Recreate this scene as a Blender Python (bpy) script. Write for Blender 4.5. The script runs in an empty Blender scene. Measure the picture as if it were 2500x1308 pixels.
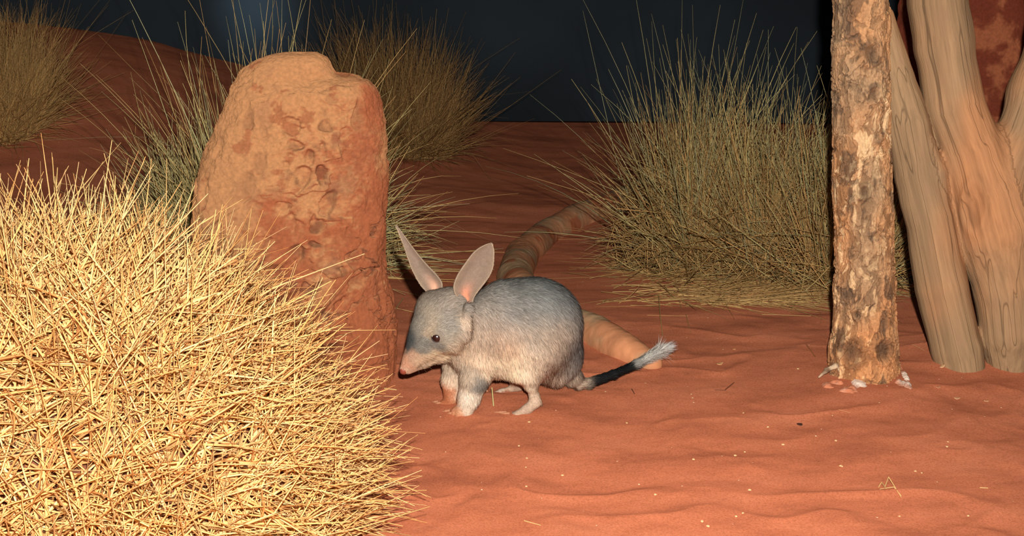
import bpy, math
import numpy as np
from mathutils import Vector, Euler

# ------------------------------------------------------------------ camera, light, exposure
FW, FH, FPX = 2500.0, 1308.0, 3434.0
PITCH = math.radians(16.5)
H = 1.11
sc = bpy.context.scene
COL = sc.collection
cam_d = bpy.data.cameras.new('camera'); cam = bpy.data.objects.new('camera', cam_d); COL.objects.link(cam)
cam_d.sensor_fit = 'HORIZONTAL'; cam_d.sensor_width = 36.0; cam_d.lens = FPX / FW * 36.0
cam_d.clip_start = 0.02; cam_d.clip_end = 60
cam.location = (0, 0, H); cam.rotation_euler = (math.pi / 2 - PITCH, 0, 0)
sc.camera = cam
sc.view_settings.view_transform = 'Standard'; sc.view_settings.look = 'None'
sc.view_settings.gamma = 1.0; sc.view_settings.exposure = 0.0
sc.view_settings.use_curve_mapping = False

w = bpy.data.worlds.new('night_room_air'); sc.world = w; w.use_nodes = True
w.node_tree.nodes['Background'].inputs[0].default_value = (0.75, 0.78, 1.0, 1)
w.node_tree.nodes['Background'].inputs[1].default_value = 0.022

def lamp(name, kind, loc, energy, color, **kw):
    d = bpy.data.lights.new(name, kind); d.energy = energy; d.color = color
    for k, v in kw.items(): setattr(d, k, v)
    o = bpy.data.objects.new(name, d); COL.objects.link(o); o.location = loc
    return o
def aim(o, target):
    o.rotation_euler = (Vector(target) - o.location).to_track_quat('-Z', 'Y').to_euler()
# the photographer's flash, above and a little right of the lens
FLASH = lamp('camera_flash', 'POINT', (0.045, 0.0, H + 0.13), 520.0, (1.0, 0.93, 0.84), shadow_soft_size=0.018)
# added warm spot for the glass glare, faint blue moonlight lamp on the backdrop
SPOT = lamp('warm_glare_spot', 'SPOT', (0.55, 1.55, 2.6), 125.0, (1.0, 0.76, 0.62), shadow_soft_size=0.25, spot_size=math.radians(30), spot_blend=1.0)
aim(SPOT, (0.33, 2.2, 0))
MOON = lamp('blue_moonlight_lamp', 'SPOT', (-1.1, 4.9, 1.9), 230.0, (0.68, 0.88, 1.0), shadow_soft_size=0.1, spot_size=math.radians(11), spot_blend=1.0)

rng = np.random.default_rng(7)

# ------------------------------------------------------------------ helpers: projection
cp, sp = math.cos(PITCH), math.sin(PITCH)
def ray(px, py):
    a = (px - FW / 2) / FPX; b = (FH / 2 - py) / FPX
    return np.array([a, cp + b * sp, -sp + b * cp])
def P(px, py, Y):
    d = ray(px, py); k = Y / d[1]
    return np.array([0, 0, H]) + d * k
def px2m(n, Y, z=0.1):
    return n / FPX * (Y * cp + (H - z) * sp)

# ------------------------------------------------------------------ helpers: noise
def _h(ix, iy, iz, seed):
    n = (ix * 374761393 + iy * 668265263 + iz * 1274126177 + seed * 974634777) & 0xFFFFFFFF
    n = ((n ^ (n >> 13)) * 1274126177) & 0xFFFFFFFF
    n = n ^ (n >> 16)
    return (n & 0xFFFFFF) / float(0xFFFFFF)
def vnoise(p, seed=0):
    p = np.asarray(p, dtype=np.float64); i = np.floor(p).astype(np.int64); f = p - i
    f = f * f * (3 - 2 * f)
    r = 0
    for dx in (0, 1):
        for dy in (0, 1):
            for dz in (0, 1):
                wgt = (f[..., 0] if dx else 1 - f[..., 0]) * (f[..., 1] if dy else 1 - f[..., 1]) * (f[..., 2] if dz else 1 - f[..., 2])
                r = r + wgt * _h(i[..., 0] + dx, i[..., 1] + dy, i[..., 2] + dz, seed)
    return r * 2 - 1
def fbm(p, oct=4, seed=0, gain=0.5):
    p = np.asarray(p, dtype=np.float64); a = 1.0; s = 0; t = 0
    for k in range(oct):
        s = s + a * vnoise(p * (2.03 ** k) + 17.3 * k, seed + k); t += a; a *= gain
    return s / t
def worley(p, seed=0):
    p = np.asarray(p, dtype=np.float64); i = np.floor(p).astype(np.int64)
    best = np.full(p.shape[:-1], 9.0)
    for dx in (-1, 0, 1):
        for dy in (-1, 0, 1):
            for dz in (-1, 0, 1):
                c = i + np.array([dx, dy, dz])
                q = np.stack([c[..., k] + _h(c[..., 0], c[..., 1], c[..., 2], seed + 11 * (k + 1)) for k in range(3)], -1)
                best = np.minimum(best, np.linalg.norm(p - q, axis=-1))
    return best
def sst(a, b, x):
    t = np.clip((x - a) / (b - a), 0, 1); return t * t * (3 - 2 * t)
def nrm(v):
    return v / np.maximum(np.linalg.norm(v, axis=-1, keepdims=True), 1e-9)
def srgb(*c):
    c = np.array(c, dtype=float) / 255.0
    return np.where(c <= 0.04045, c / 12.92, ((c + 0.055) / 1.055) ** 2.4)

# ------------------------------------------------------------------ helpers: meshes and tags
def mk(name, V, F, mat, parent=None, origin=None, C=None, smooth=True, attrs=None, normals=None):
    V = np.array(V, dtype=np.float64)
    o_loc = np.array(parent.location if parent is not None else (origin if origin is not None else (0, 0, 0)), dtype=float)
    V = V - o_loc
    me = bpy.data.meshes.new(name)
    Fs = F if isinstance(F, list) else [F]
    Fs = [np.asarray(f, dtype=np.int32) for f in Fs if len(f)]
    me.vertices.add(len(V)); me.vertices.foreach_set('co', V.astype(np.float32).ravel())
    nl = sum(f.size for f in Fs); nf = sum(len(f) for f in Fs)
    me.loops.add(nl); me.polygons.add(nf)
    me.loops.foreach_set('vertex_index', np.concatenate([f.ravel() for f in Fs]))
    tot = np.concatenate([np.full(len(f), f.shape[1], dtype=np.int32) for f in Fs])
    st = np.concatenate([[0], np.cumsum(tot)[:-1]]).astype(np.int32)
    me.polygons.foreach_set('loop_start', st)
    me.update(calc_edges=True)
    if smooth: me.polygons.foreach_set('use_smooth', np.ones(nf, dtype=bool))
    if C is not None:
        a = me.color_attributes.new('Col', 'FLOAT_COLOR', 'POINT')
        a.data.foreach_set('color', np.concatenate([np.clip(C, 0, 1), np.ones((len(C), 1))], 1).astype(np.float32).ravel())
    for k, v in (attrs or {}).items():
        a = me.attributes.new(k, 'FLOAT_VECTOR', 'POINT'); a.data.foreach_set('vector', np.asarray(v, dtype=np.float32).ravel())
    if normals is not None:
        me.normals_split_custom_set_from_vertices(np.asarray(normals, dtype=np.float64).tolist())
    me.validate(clean_customdata=False)
    me.materials.append(mat)
    o = bpy.data.objects.new(name, me); COL.objects.link(o)
    if parent is not None: o.parent = parent
    else: o.location = o_loc
    return o
def tag(o, label=None, cat=None, group=None, kind=None):
    if label: o['label'] = label
    if cat: o['category'] = cat
    if group: o['group'] = group
    if kind: o['kind'] = kind
    return o
def thing(name, label, cat, loc=(0, 0, 0), group=None):
    o = bpy.data.objects.new(name, None); COL.objects.link(o); o.location = tuple(loc); o.empty_display_size = 0.05
    return tag(o, label, cat, group)

def surface_nets(f, org, h):
    s = f < 0
    nx, ny, nz = f.shape
    cnt = np.zeros((nx - 1, ny - 1, nz - 1), np.int8)
    for dx in (0, 1):
        for dy in (0, 1):
            for dz in (0, 1):
                cnt += s[dx:nx - 1 + dx, dy:ny - 1 + dy, dz:nz - 1 + dz]
    idx = np.argwhere((cnt > 0) & (cnt < 8))
    vid = np.full(cnt.shape, -1, np.int64); vid[idx[:, 0], idx[:, 1], idx[:, 2]] = np.arange(len(idx))
    acc = np.zeros((len(idx), 3)); n = np.zeros(len(idx))
    cor = [(a, b, c) for a in (0, 1) for b in (0, 1) for c in (0, 1)]
    val = {c: f[idx[:, 0] + c[0], idx[:, 1] + c[1], idx[:, 2] + c[2]] for c in cor}
    for a in cor:
        for k in range(3):
            if a[k] == 0:
                b = list(a); b[k] = 1; b = tuple(b)
                fa, fb = val[a], val[b]; m = (fa < 0) != (fb < 0)
                t = np.where(m, fa / np.where(m, fa - fb, 1), 0)
                p = np.tile(np.array(a, float), (len(idx), 1)); p[:, k] = t
                acc[m] += p[m]; n[m] += 1
    V = (idx + acc / n[:, None]) * h + org
    quads = []
    for k in range(3):
        sl0 = [slice(None)] * 3; sl1 = [slice(None)] * 3; sl0[k] = slice(0, -1); sl1[k] = slice(1, None)
        a = s[tuple(sl0)]; b = s[tuple(sl1)]
        e = np.argwhere(a != b); i, j = [(1, 2), (2, 0), (0, 1)][k]
        e = e[(e[:, i] > 0) & (e[:, j] > 0) & (e[:, i] < f.shape[i] - 1) & (e[:, j] < f.shape[j] - 1)]
        inside = s[e[:, 0], e[:, 1], e[:, 2]]
        def g(di, dj):
            q = e.copy(); q[:, i] += di; q[:, j] += dj; return vid[q[:, 0], q[:, 1], q[:, 2]]
        q = np.stack([g(-1, -1), g(0, -1), g(0, 0), g(-1, 0)], 1)
        q[~inside] = q[~inside][:, ::-1]
        quads.append(q)
    return V, np.concatenate(quads)
def field(prims, h, pad=0.03, kdef=0.02, disp=None):
    """prims: (a, ra, b, rb, k, yscale) tapered capsules, joined with a smooth minimum"""
    pts = np.array([p[0] for p in prims] + [p[2] for p in prims]); rr = max(max(p[1], p[3]) for p in prims)
    lo = np.array([min(min(p[0][i] - p[1] * (p[5] if i == 1 else 1), p[2][i] - p[3] * (p[5] if i == 1 else 1)) for p in prims) for i in range(3)]) - pad
    hi = np.array([max(max(p[0][i] + p[1] * (p[5] if i == 1 else 1), p[2][i] + p[3] * (p[5] if i == 1 else 1)) for p in prims) for i in range(3)]) + pad
    n = np.ceil((hi - lo) / h).astype(int) + 1
    f = np.full(n, 0.05, np.float32)
    for a, ra, b, rb, k, ys in prims:
        m = max(ra, rb) * max(ys, 1) + 0.045
        l = np.clip(((np.minimum(a, b) - m - lo) / h).astype(int), 0, n - 1); u = np.clip(((np.maximum(a, b) + m - lo) / h).astype(int) + 1, 1, n)
        ax = [lo[i] + np.arange(l[i], u[i]) * h for i in range(3)]
        X, Y, Z = np.meshgrid(*ax, indexing='ij')
        yc = (a[1] + b[1]) / 2
        ay, by = yc + (a[1] - yc) / ys, yc + (b[1] - yc) / ys
        X = X - a[0]; Y = (yc + (Y - yc) / ys) - ay; Z = Z - a[2]
        d = np.array([b[0] - a[0], by - ay, b[2] - a[2]]); dd = max(d @ d, 1e-12)
        t = np.clip((X * d[0] + Y * d[1] + Z * d[2]) / dd, 0, 1)
        g = np.sqrt((X - t * d[0]) ** 2 + (Y - t * d[1]) ** 2 + (Z - t * d[2]) ** 2) - (ra + (rb - ra) * t)
        sub = f[l[0]:u[0], l[1]:u[1], l[2]:u[2]]
        hh = np.maximum(k - np.abs(sub - g), 0) / k
        f[l[0]:u[0], l[1]:u[1], l[2]:u[2]] = np.minimum(sub, g) - hh * hh * k * 0.25
    return f, lo, h
def vnormals(V, F):
    F = np.asarray(F); n = np.cross(V[F[:, 2]] - V[F[:, 0]], V[F[:, 3 if F.shape[1] == 4 else 2]] - V[F[:, 1]])
    if F.shape[1] == 3: n = np.cross(V[F[:, 1]] - V[F[:, 0]], V[F[:, 2]] - V[F[:, 0]])
    N = np.zeros_like(V)
    for k in range(F.shape[1]): np.add.at(N, F[:, k], n)
    return nrm(N)
def relax(V, F, it=2, lam=0.5):
    F = np.asarray(F)
    for _ in range(it):
        S = np.zeros_like(V); n = np.zeros(len(V))
        for k in range(4):
            a = F[:, k]; b = F[:, (k + 1) % 4]
            np.add.at(S, a, V[b]); np.add.at(n, a, 1); np.add.at(S, b, V[a]); np.add.at(n, b, 1)
        V = V + lam * (S / np.maximum(n, 1)[:, None] - V)
    return V

# ------------------------------------------------------------------ helpers: materials
def mat_new(name):
    m = bpy.data.materials.new(name); m.use_nodes = True
    nt = m.node_tree; b = nt.nodes['Principled BSDF']
    b.inputs['Specular IOR Level'].default_value = 0.15
    return m, nt, b
def nd(nt, t, **kw):
    n = nt.nodes.new(t)
    for k, v in kw.items(): setattr(n, k, v)
    return n
def mat_col(name, rough=0.8, spec=0.15, bump=0.0, bscale=200.0, bdist=0.002, vary=0.0, vscale=60.0, stretch=None, attr='Col', sheen=0.0):
    m, nt, b = mat_new(name)
    a = nd(nt, 'ShaderNodeAttribute', attribute_name=attr); col = a.outputs['Color']
    b.inputs['Roughness'].default_value = rough; b.inputs['Specular IOR Level'].default_value = spec
    tc = nd(nt, 'ShaderNodeTexCoord'); vec = tc.outputs['Object']
    if vary:
        n = nd(nt, 'ShaderNodeTexNoise'); n.inputs['Scale'].default_value = vscale; n.inputs['Detail'].default_value = 8
        nt.links.new(vec, n.inputs['Vector'])
        r = nd(nt, 'ShaderNodeMapRange'); r.inputs['From Min'].default_value = 0.25; r.inputs['From Max'].default_value = 0.75
        r.inputs['To Min'].default_value = 1 - vary; r.inputs['To Max'].default_value = 1 + vary
        nt.links.new(n.outputs[0], r.inputs['Value'])
        v = nd(nt, 'ShaderNodeVectorMath', operation='SCALE'); nt.links.new(col, v.inputs[0]); nt.links.new(r.outputs[0], v.inputs['Scale'])
        col = v.outputs[0]
    nt.links.new(col, b.inputs['Base Color'])
    if bump:
        n = nd(nt, 'ShaderNodeTexNoise'); n.inputs['Scale'].default_value = bscale; n.inputs['Detail'].default_value = 10; n.inputs['Roughness'].default_value = 0.65
        nt.links.new(vec, n.inputs['Vector'])
        bp = nd(nt, 'ShaderNodeBump'); bp.inputs['Strength'].default_value = bump; bp.inputs['Distance'].default_value = bdist
        nt.links.new(n.outputs[0], bp.inputs['Height']); nt.links.new(bp.outputs[0], b.inputs['Normal'])
    return m
def mat_plain(name, col, rough=0.6, spec=0.3):
    m, nt, b = mat_new(name)
    n = nd(nt, 'ShaderNodeTexNoise'); n.inputs['Scale'].default_value = 180
    cr = nd(nt, 'ShaderNodeMix', data_type='RGBA'); c = np.array(col)
    cr.inputs[6].default_value = (*(c * 0.8), 1); cr.inputs[7].default_value = (*np.clip(c * 1.15, 0, 1), 1)
    nt.links.new(n.outputs[0], cr.inputs[0]); nt.links.new(cr.outputs[2], b.inputs['Base Color'])
    b.inputs['Roughness'].default_value = rough; b.inputs['Specular IOR Level'].default_value = spec
    return m

# ------------------------------------------------------------------ the sand floor and the backdrop
_rpx = np.array([-400, 0, 150, 350, 560, 800, 1100, 1300, 1450, 2100, 2900], float)
_rpy = np.array([40, 55, 72, 105, 160, 240, 318, 352, 356, 362, 372], float)
YR = 6.3
_pr = [P(a, b, YR) for a, b in zip(_rpx, _rpy)]
_rx = np.array([p[0] for p in _pr]); _rz = np.array([p[2] for p in _pr])
def gh(x, y):
    x = np.asarray(x, float); y = np.asarray(y, float)
    rid = np.interp(x, _rx, _rz)
    h = (rid + 0.13) * sst(3.9, YR, y) * (1 - 0.4 * sst(YR, YR + 1.3, y)) - 0.13 * sst(3.0, 4.8, y)
    p = np.stack([x, y, np.zeros_like(x)], -1)
    h = h + 0.012 * vnoise(p * np.array([1.6, 2.2, 1]), 5) * sst(3.0, 4.2, y)
    # soft scuffed hollows and ripple crests
    q = p * np.array([4.5, 8.0, 1]) + 0.6 * np.stack([fbm(p * 5, 2, 3), fbm(p * 5, 2, 9), 0 * x], -1)
    rip = 1 - np.abs(fbm(q, 3, 21, 0.45)) * 2.2
    near = 1 - 0.5 * sst(2.9, 3.6, y)
    h = h + 0.0072 * np.clip(rip, 0, 1) ** 1.5 * near + 0.0045 * fbm(p * 9, 3, 33) * near
    # low heap round the foot of the bark trunk and driftwood
    for (cx, cy, r, a) in HEAPS:
        h = h + a * np.exp(-((x - cx) ** 2 + (y - cy) ** 2) / (r * r))
    return h
HEAPS = []
_t = P(2110, 935, 2.86); HEAPS.append((_t[0], 2.86, 0.16, 0.018))
_t = P(2330, 880, 3.0); HEAPS.append((_t[0], 3.02, 0.15, 0.020))
_t = P(700, 920, 2.9); HEAPS.append((_t[0], 2.9, 0.24, 0.012))
def G(px, py):
    d = ray(px, py); z = 0.0
    for _ in range(12):
        k = (z - H) / d[2]; p = np.array([0, 0, H]) + d * k; z = float(gh(p[0], p[1]))
    p[2] = z; return p

def grid(xs, ys):
    X, Y = np.meshgrid(xs, ys, indexing='ij'); n, m = X.shape
    i = np.arange(n * m).reshape(n, m)
    F = np.stack([i[:-1, :-1], i[1:, :-1], i[1:, 1:], i[:-1, 1:]], -1).reshape(-1, 4)
    return X, Y, F
xs = np.unique(np.concatenate([np.linspace(-4.2, -1.3, 60), np.linspace(-1.3, 1.5, 420), np.linspace(1.5, 4.2, 60)]))
ys = np.unique(np.concatenate([np.linspace(0.5, 1.9, 50), np.linspace(1.9, 3.4, 330), np.linspace(3.4, 8.8, 300)]))
X, Y, F = grid(xs, ys)
Z = gh(X, Y)
m, nt, b = mat_new('red_sand')
geo = nd(nt, 'ShaderNodeTexCoord'); vec = geo.outputs['Object']
def noise(scale, det=6, rough=0.5, v=None):
    n = nd(nt, 'ShaderNodeTexNoise'); n.inputs['Scale'].default_value = scale; n.inputs['Detail'].default_value = det; n.inputs['Roughness'].default_value = rough
    nt.links.new(v or vec, n.inputs['Vector']); return n
def ramp(src, stops):
    r = nd(nt, 'ShaderNodeValToRGB'); e = r.color_ramp.elements
    while len(e) < len(stops): e.new(0.5)
    for q, (p_, c_) in zip(e, stops): q.position = p_; q.color = (*c_, 1)
    nt.links.new(src, r.inputs[0]); return r
def mixc(fac, a, b_, mode='MIX'):
    mx = nd(nt, 'ShaderNodeMix', data_type='RGBA', blend_type=mode)
    for s_, v in ((0, fac), (6, a), (7, b_)):
        if isinstance(v, (int, float)): mx.inputs[s_].default_value = v
        elif isinstance(v, (tuple, list, np.ndarray)): mx.inputs[s_].default_value = (*v, 1)
        else: nt.links.new(v, mx.inputs[s_])
    return mx.outputs[2]
mp = nd(nt, 'ShaderNodeMapping'); mp.inputs['Scale'].default_value = (4, 10, 4); nt.links.new(vec, mp.inputs['Vector'])
n1 = noise(1.0, 7, 0.55, mp.outputs[0]); n2 = noise(260, 4, 0.7)
c1 = ramp(n1.outputs[0], [(0.3, (0.33, 0.104, 0.054)), (0.5, (0.46, 0.148, 0.075)), (0.68, (0.51, 0.174, 0.092))]).outputs[0]
c2 = ramp(n2.outputs[0], [(0.30, (0.70, 0.66, 0.62)), (0.55, (1, 1, 1)), (0.75, (1.1, 1.12, 1.1))]).outputs[0]
c = mixc(1.0, c1, c2, 'MULTIPLY')
vo = nd(nt, 'ShaderNodeTexVoronoi'); vo.inputs['Scale'].default_value = 55; nt.links.new(vec, vo.inputs['Vector'])
sz = nd(nt, 'ShaderNodeMath', operation='MULTIPLY'); sz.inputs[1].default_value = 0.10
cs = nd(nt, 'ShaderNodeSeparateColor'); nt.links.new(vo.outputs['Color'], cs.inputs[0])
pw = nd(nt, 'ShaderNodeMath', operation='POWER'); pw.inputs[1].default_value = 7; nt.links.new(cs.outputs[0], pw.inputs[0]); nt.links.new(pw.outputs[0], sz.inputs[0])
lt = nd(nt, 'ShaderNodeMath', operation='LESS_THAN'); nt.links.new(vo.outputs['Distance'], lt.inputs[0]); nt.links.new(sz.outputs[0], lt.inputs[1])
c = mixc(lt.outputs[0], c, (0.80, 0.62, 0.42))
nt.links.new(c, b.inputs['Base Color']); b.inputs['Roughness'].default_value = 0.95; b.inputs['Diffuse Roughness'].default_value = 0.3
b.inputs['Specular IOR Level'].default_value = 0.05
nb = noise(420, 3, 0.7); nb2 = noise(28, 6, 0.6)
ad = nd(nt, 'ShaderNodeMath', operation='MULTIPLY_ADD'); ad.inputs[1].default_value = 3.0; nt.links.new(nb2.outputs[0], ad.inputs[0]); nt.links.new(nb.outputs[0], ad.inputs[2])
bp = nd(nt, 'ShaderNodeBump'); bp.inputs['Strength'].default_value = 0.5; bp.inputs['Distance'].default_value = 0.002
nt.links.new(ad.outputs[0], bp.inputs['Height']); nt.links.new(bp.outputs[0], b.inputs['Normal'])
SAND = m
tag(mk('floor', np.stack([X.ravel(), Y.ravel(), Z.ravel()], 1), F, SAND), 'red sand floor of the night enclosure with low dune at back', kind='structure')

m, nt, b = mat_new('painted_night_backdrop')
geo = nd(nt, 'ShaderNodeTexCoord'); vec = geo.outputs['Object']
n1 = noise(0.9, 3)
nt.links.new(ramp(n1.outputs[0], [(0.3, (0.014, 0.019, 0.024)), (0.7, (0.036, 0.048, 0.060))]).outputs[0], b.inputs['Base Color'])
b.inputs['Roughness'].default_value = 0.9
a = np.linspace(-1, 1, 60)
wx = 4.2 * np.sin(a * math.pi / 2); wy = 4.55 + 1.95 * np.cos(a * math.pi / 2) ** 0.5
V = np.array([[x, y, z] for x, y in zip(wx, wy) for z in (-0.1, 1.2, 3.4)])
i = np.arange(180).reshape(60, 3); F = np.stack([i[:-1, :-1], i[1:, :-1], i[1:, 1:], i[:-1, 1:]], -1).reshape(-1, 4)
tag(mk('wall_back', V, F[:, ::-1], m), 'dark blue painted backdrop wall curving behind the dune', kind='structure')
aim(MOON, P(620, -10, 6.4))

# ------------------------------------------------------------------ lofted mounds
def interp_edge(tab, y):
    t = sorted(tab, key=lambda q: q[1]); return np.interp(y, [q[1] for q in t], [q[0] for q in t])
def mound(name, L, R, ytop, ybot, Yc, depth, nu, nv, dispfn, colfn, mat, label, cat, sq=2.3, sink=0.06):
    """silhouette half-breadths taken row by row; each row is a superellipse round its centre"""
    t = np.linspace(0, 1, nv) ; py = ybot + (ytop - ybot) * (1 - (1 - t) ** 1.6)
    xl = interp_edge(L, py); xr = interp_edge(R, py)
    th = np.linspace(0, 2 * math.pi, nu, endpoint=False)
    ct, stn = np.cos(th), np.sin(th)
    ex = np.sign(ct) * np.abs(ct) ** (2 / sq); ey = np.sign(stn) * np.abs(stn) ** (2 / sq)
    V = []
    for k in range(nv):
        a = P(xl[k], py[k], Yc); c = P(xr[k], py[k], Yc); mid = (a + c) / 2; hw = (c[0] - a[0]) / 2
        V.append(np.stack([mid[0] + hw * ex, Yc + hw * depth * ey, np.full(nu, mid[2])], 1))
    V = np.array(V); V[0, :, 2] -= sink
    V = V.reshape(-1, 3)
    i = np.arange(nu * nv).reshape(nv, nu); j = np.roll(i, -1, 1)
    F = np.stack([i[:-1], j[:-1], j[1:], i[1:]], -1).reshape(-1, 4)
    N = vnormals(V, F)
    V = V + N * dispfn(V, N)[:, None]
    N = vnormals(V, F)
    C = colfn(V, N)
    top = V[(nv - 1) * nu:].mean(0); V = np.vstack([V, top]); C = np.vstack([C, C[-1]])
    T = np.stack([i[-1], j[-1], np.full(nu, nu * nv)], 1)
    org = np.array([V[:nu, 0].mean(), Yc, V[:nu, 2].mean()])
    return tag(mk(name, V, [F, T], mat, origin=org, C=C), label, cat)

ML = [(700, 130), (660, 138), (630, 150), (600, 172), (575, 205), (555, 245), (538, 290), (522, 335), (502, 385), (487, 440), (476, 500), (470, 560), (468, 650), (474, 760), (485, 850), (490, 960)]
MR = [(715, 130), (775, 133), (800, 146), (814, 168), (826, 184), (862, 194), (896, 204), (912, 222), (922, 245), (934, 300), (937, 400), (944, 470), (947, 560), (939, 625), (944, 700), (957, 760), (963, 820), (960, 880), (956, 960)]
def pit_mask(V):
    pc = P(770, 500, 2.75)
    u = (V[:, 0] - (pc[0] + 0.10 * (V[:, 2] - 0.35) * -0.3)) / 0.085
    return np.exp(-u * u) * sst(2.86, 2.76, V[:, 1]) * sst(0.04, 0.16, V[:, 2]) * sst(0.70, 0.60, V[:, 2])
def mcracks(V):
    l = fbm(V * np.array([11, 11, 15]) + 3.3 + .4 * fbm(V * 30, 2, 18)[:, None], 3, 15); m_ = sst(0.0, 0.25, fbm(V * 5 + 7.7, 2, 16)) * sst(.56, .46, V[:, 2]) * sst(-.12, -.02, V[:, 0] - P(740, 500, 2.9)[0])
    return np.exp(-(l / 0.020) ** 2) * m_
def mpits(V):
    w1 = worley(V * np.array([22, 22, 18]) + 0.6 * fbm(V * 22, 3, 8)[:, None], 3); w2 = worley(V * np.array([14, 14, 9]) + 0.5 * fbm(V * 14, 3, 12)[:, None], 5)
    return pit_mask(V) * sst(0.44, 0.28, w1), sst(0.30, 0.14, w2)
def mdisp(V, N):
    d = 0.016 * fbm(V * 6.5, 3, 2) + 0.007 * fbm(V * 22, 4, 4) + 0.0030 * fbm(V * 80, 4, 6, 0.65)
    pa, pb = mpits(V); rough = sst(-.05, .25, fbm(V * 9, 3, 44) + 0.4 * pit_mask(V)); d = d + 0.005 * rough * fbm(V * 48, 4, 46, .6)
    d = d - 0.014 * mcracks(V)
    d = d - 0.020 * pa - 0.008 * pb
    ledge = fbm(V * np.array([13, 13, 17]) + .5 * fbm(V * 25, 2, 18)[:, None], 3, 15)
    d = d + 0.011 * sst(0.0, 0.04, ledge) * pit_mask(V)
    d = d + 0.006 * vnoise(V * np.array([38, 38, 4]), 19) * sst(0.02, 0.15, (V[:, 0] - P(820, 500, 2.8)[0])) 
    d = d + 0.05 * np.exp(-(V[:, 2] / 0.05) ** 2) * 0.15
    return d * sst(0.725, 0.62, V[:, 2]) ** 0.3
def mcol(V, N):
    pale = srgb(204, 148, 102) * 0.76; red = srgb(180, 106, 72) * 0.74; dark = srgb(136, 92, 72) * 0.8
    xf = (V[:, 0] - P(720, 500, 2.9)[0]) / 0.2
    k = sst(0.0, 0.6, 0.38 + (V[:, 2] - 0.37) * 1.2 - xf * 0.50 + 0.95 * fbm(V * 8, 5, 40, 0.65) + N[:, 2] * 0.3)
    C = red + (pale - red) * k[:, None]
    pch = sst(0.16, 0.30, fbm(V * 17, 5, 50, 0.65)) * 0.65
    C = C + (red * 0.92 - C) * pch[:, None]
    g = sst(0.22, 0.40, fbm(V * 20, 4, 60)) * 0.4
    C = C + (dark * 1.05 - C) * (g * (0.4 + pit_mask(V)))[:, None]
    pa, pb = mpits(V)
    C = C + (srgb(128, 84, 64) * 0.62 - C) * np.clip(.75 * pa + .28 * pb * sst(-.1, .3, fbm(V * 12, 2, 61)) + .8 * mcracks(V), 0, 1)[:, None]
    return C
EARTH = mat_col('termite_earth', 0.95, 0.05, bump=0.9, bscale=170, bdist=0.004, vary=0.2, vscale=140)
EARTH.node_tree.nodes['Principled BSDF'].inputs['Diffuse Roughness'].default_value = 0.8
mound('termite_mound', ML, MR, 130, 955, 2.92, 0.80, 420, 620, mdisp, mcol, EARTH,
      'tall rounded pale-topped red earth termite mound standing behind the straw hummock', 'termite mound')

L2 = [(2300, -180), (2240, -120), (2212, -40), (2200, 30), (2190, 100), (2186, 200), (2180, 400), (2170, 660)]
R2 = [(2390, -180), (2450, -120), (2482, -50), (2496, 10), (2506, 120), (2520, 250), (2530, 400), (2540, 660)]
def mdisp2(V, N): return 0.016 * fbm(V * 6, 3, 71) + 0.006 * fbm(V * 25, 4, 72)
def mcol2(V, N):
    k = sst(-0.05, 0.25, fbm(V * 14, 5, 75, 0.65))
    return srgb(112, 54, 38)[None] * (1 - k[:, None]) + srgb(150, 88, 60)[None] * k[:, None]
mound('termite_mound', L2, R2, -180, 655, 3.85, 0.7, 200, 300, mdisp2, mcol2, EARTH,
      'dark mottled red termite mound in the shade behind the forked dead wood', 'termite mound')

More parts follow.
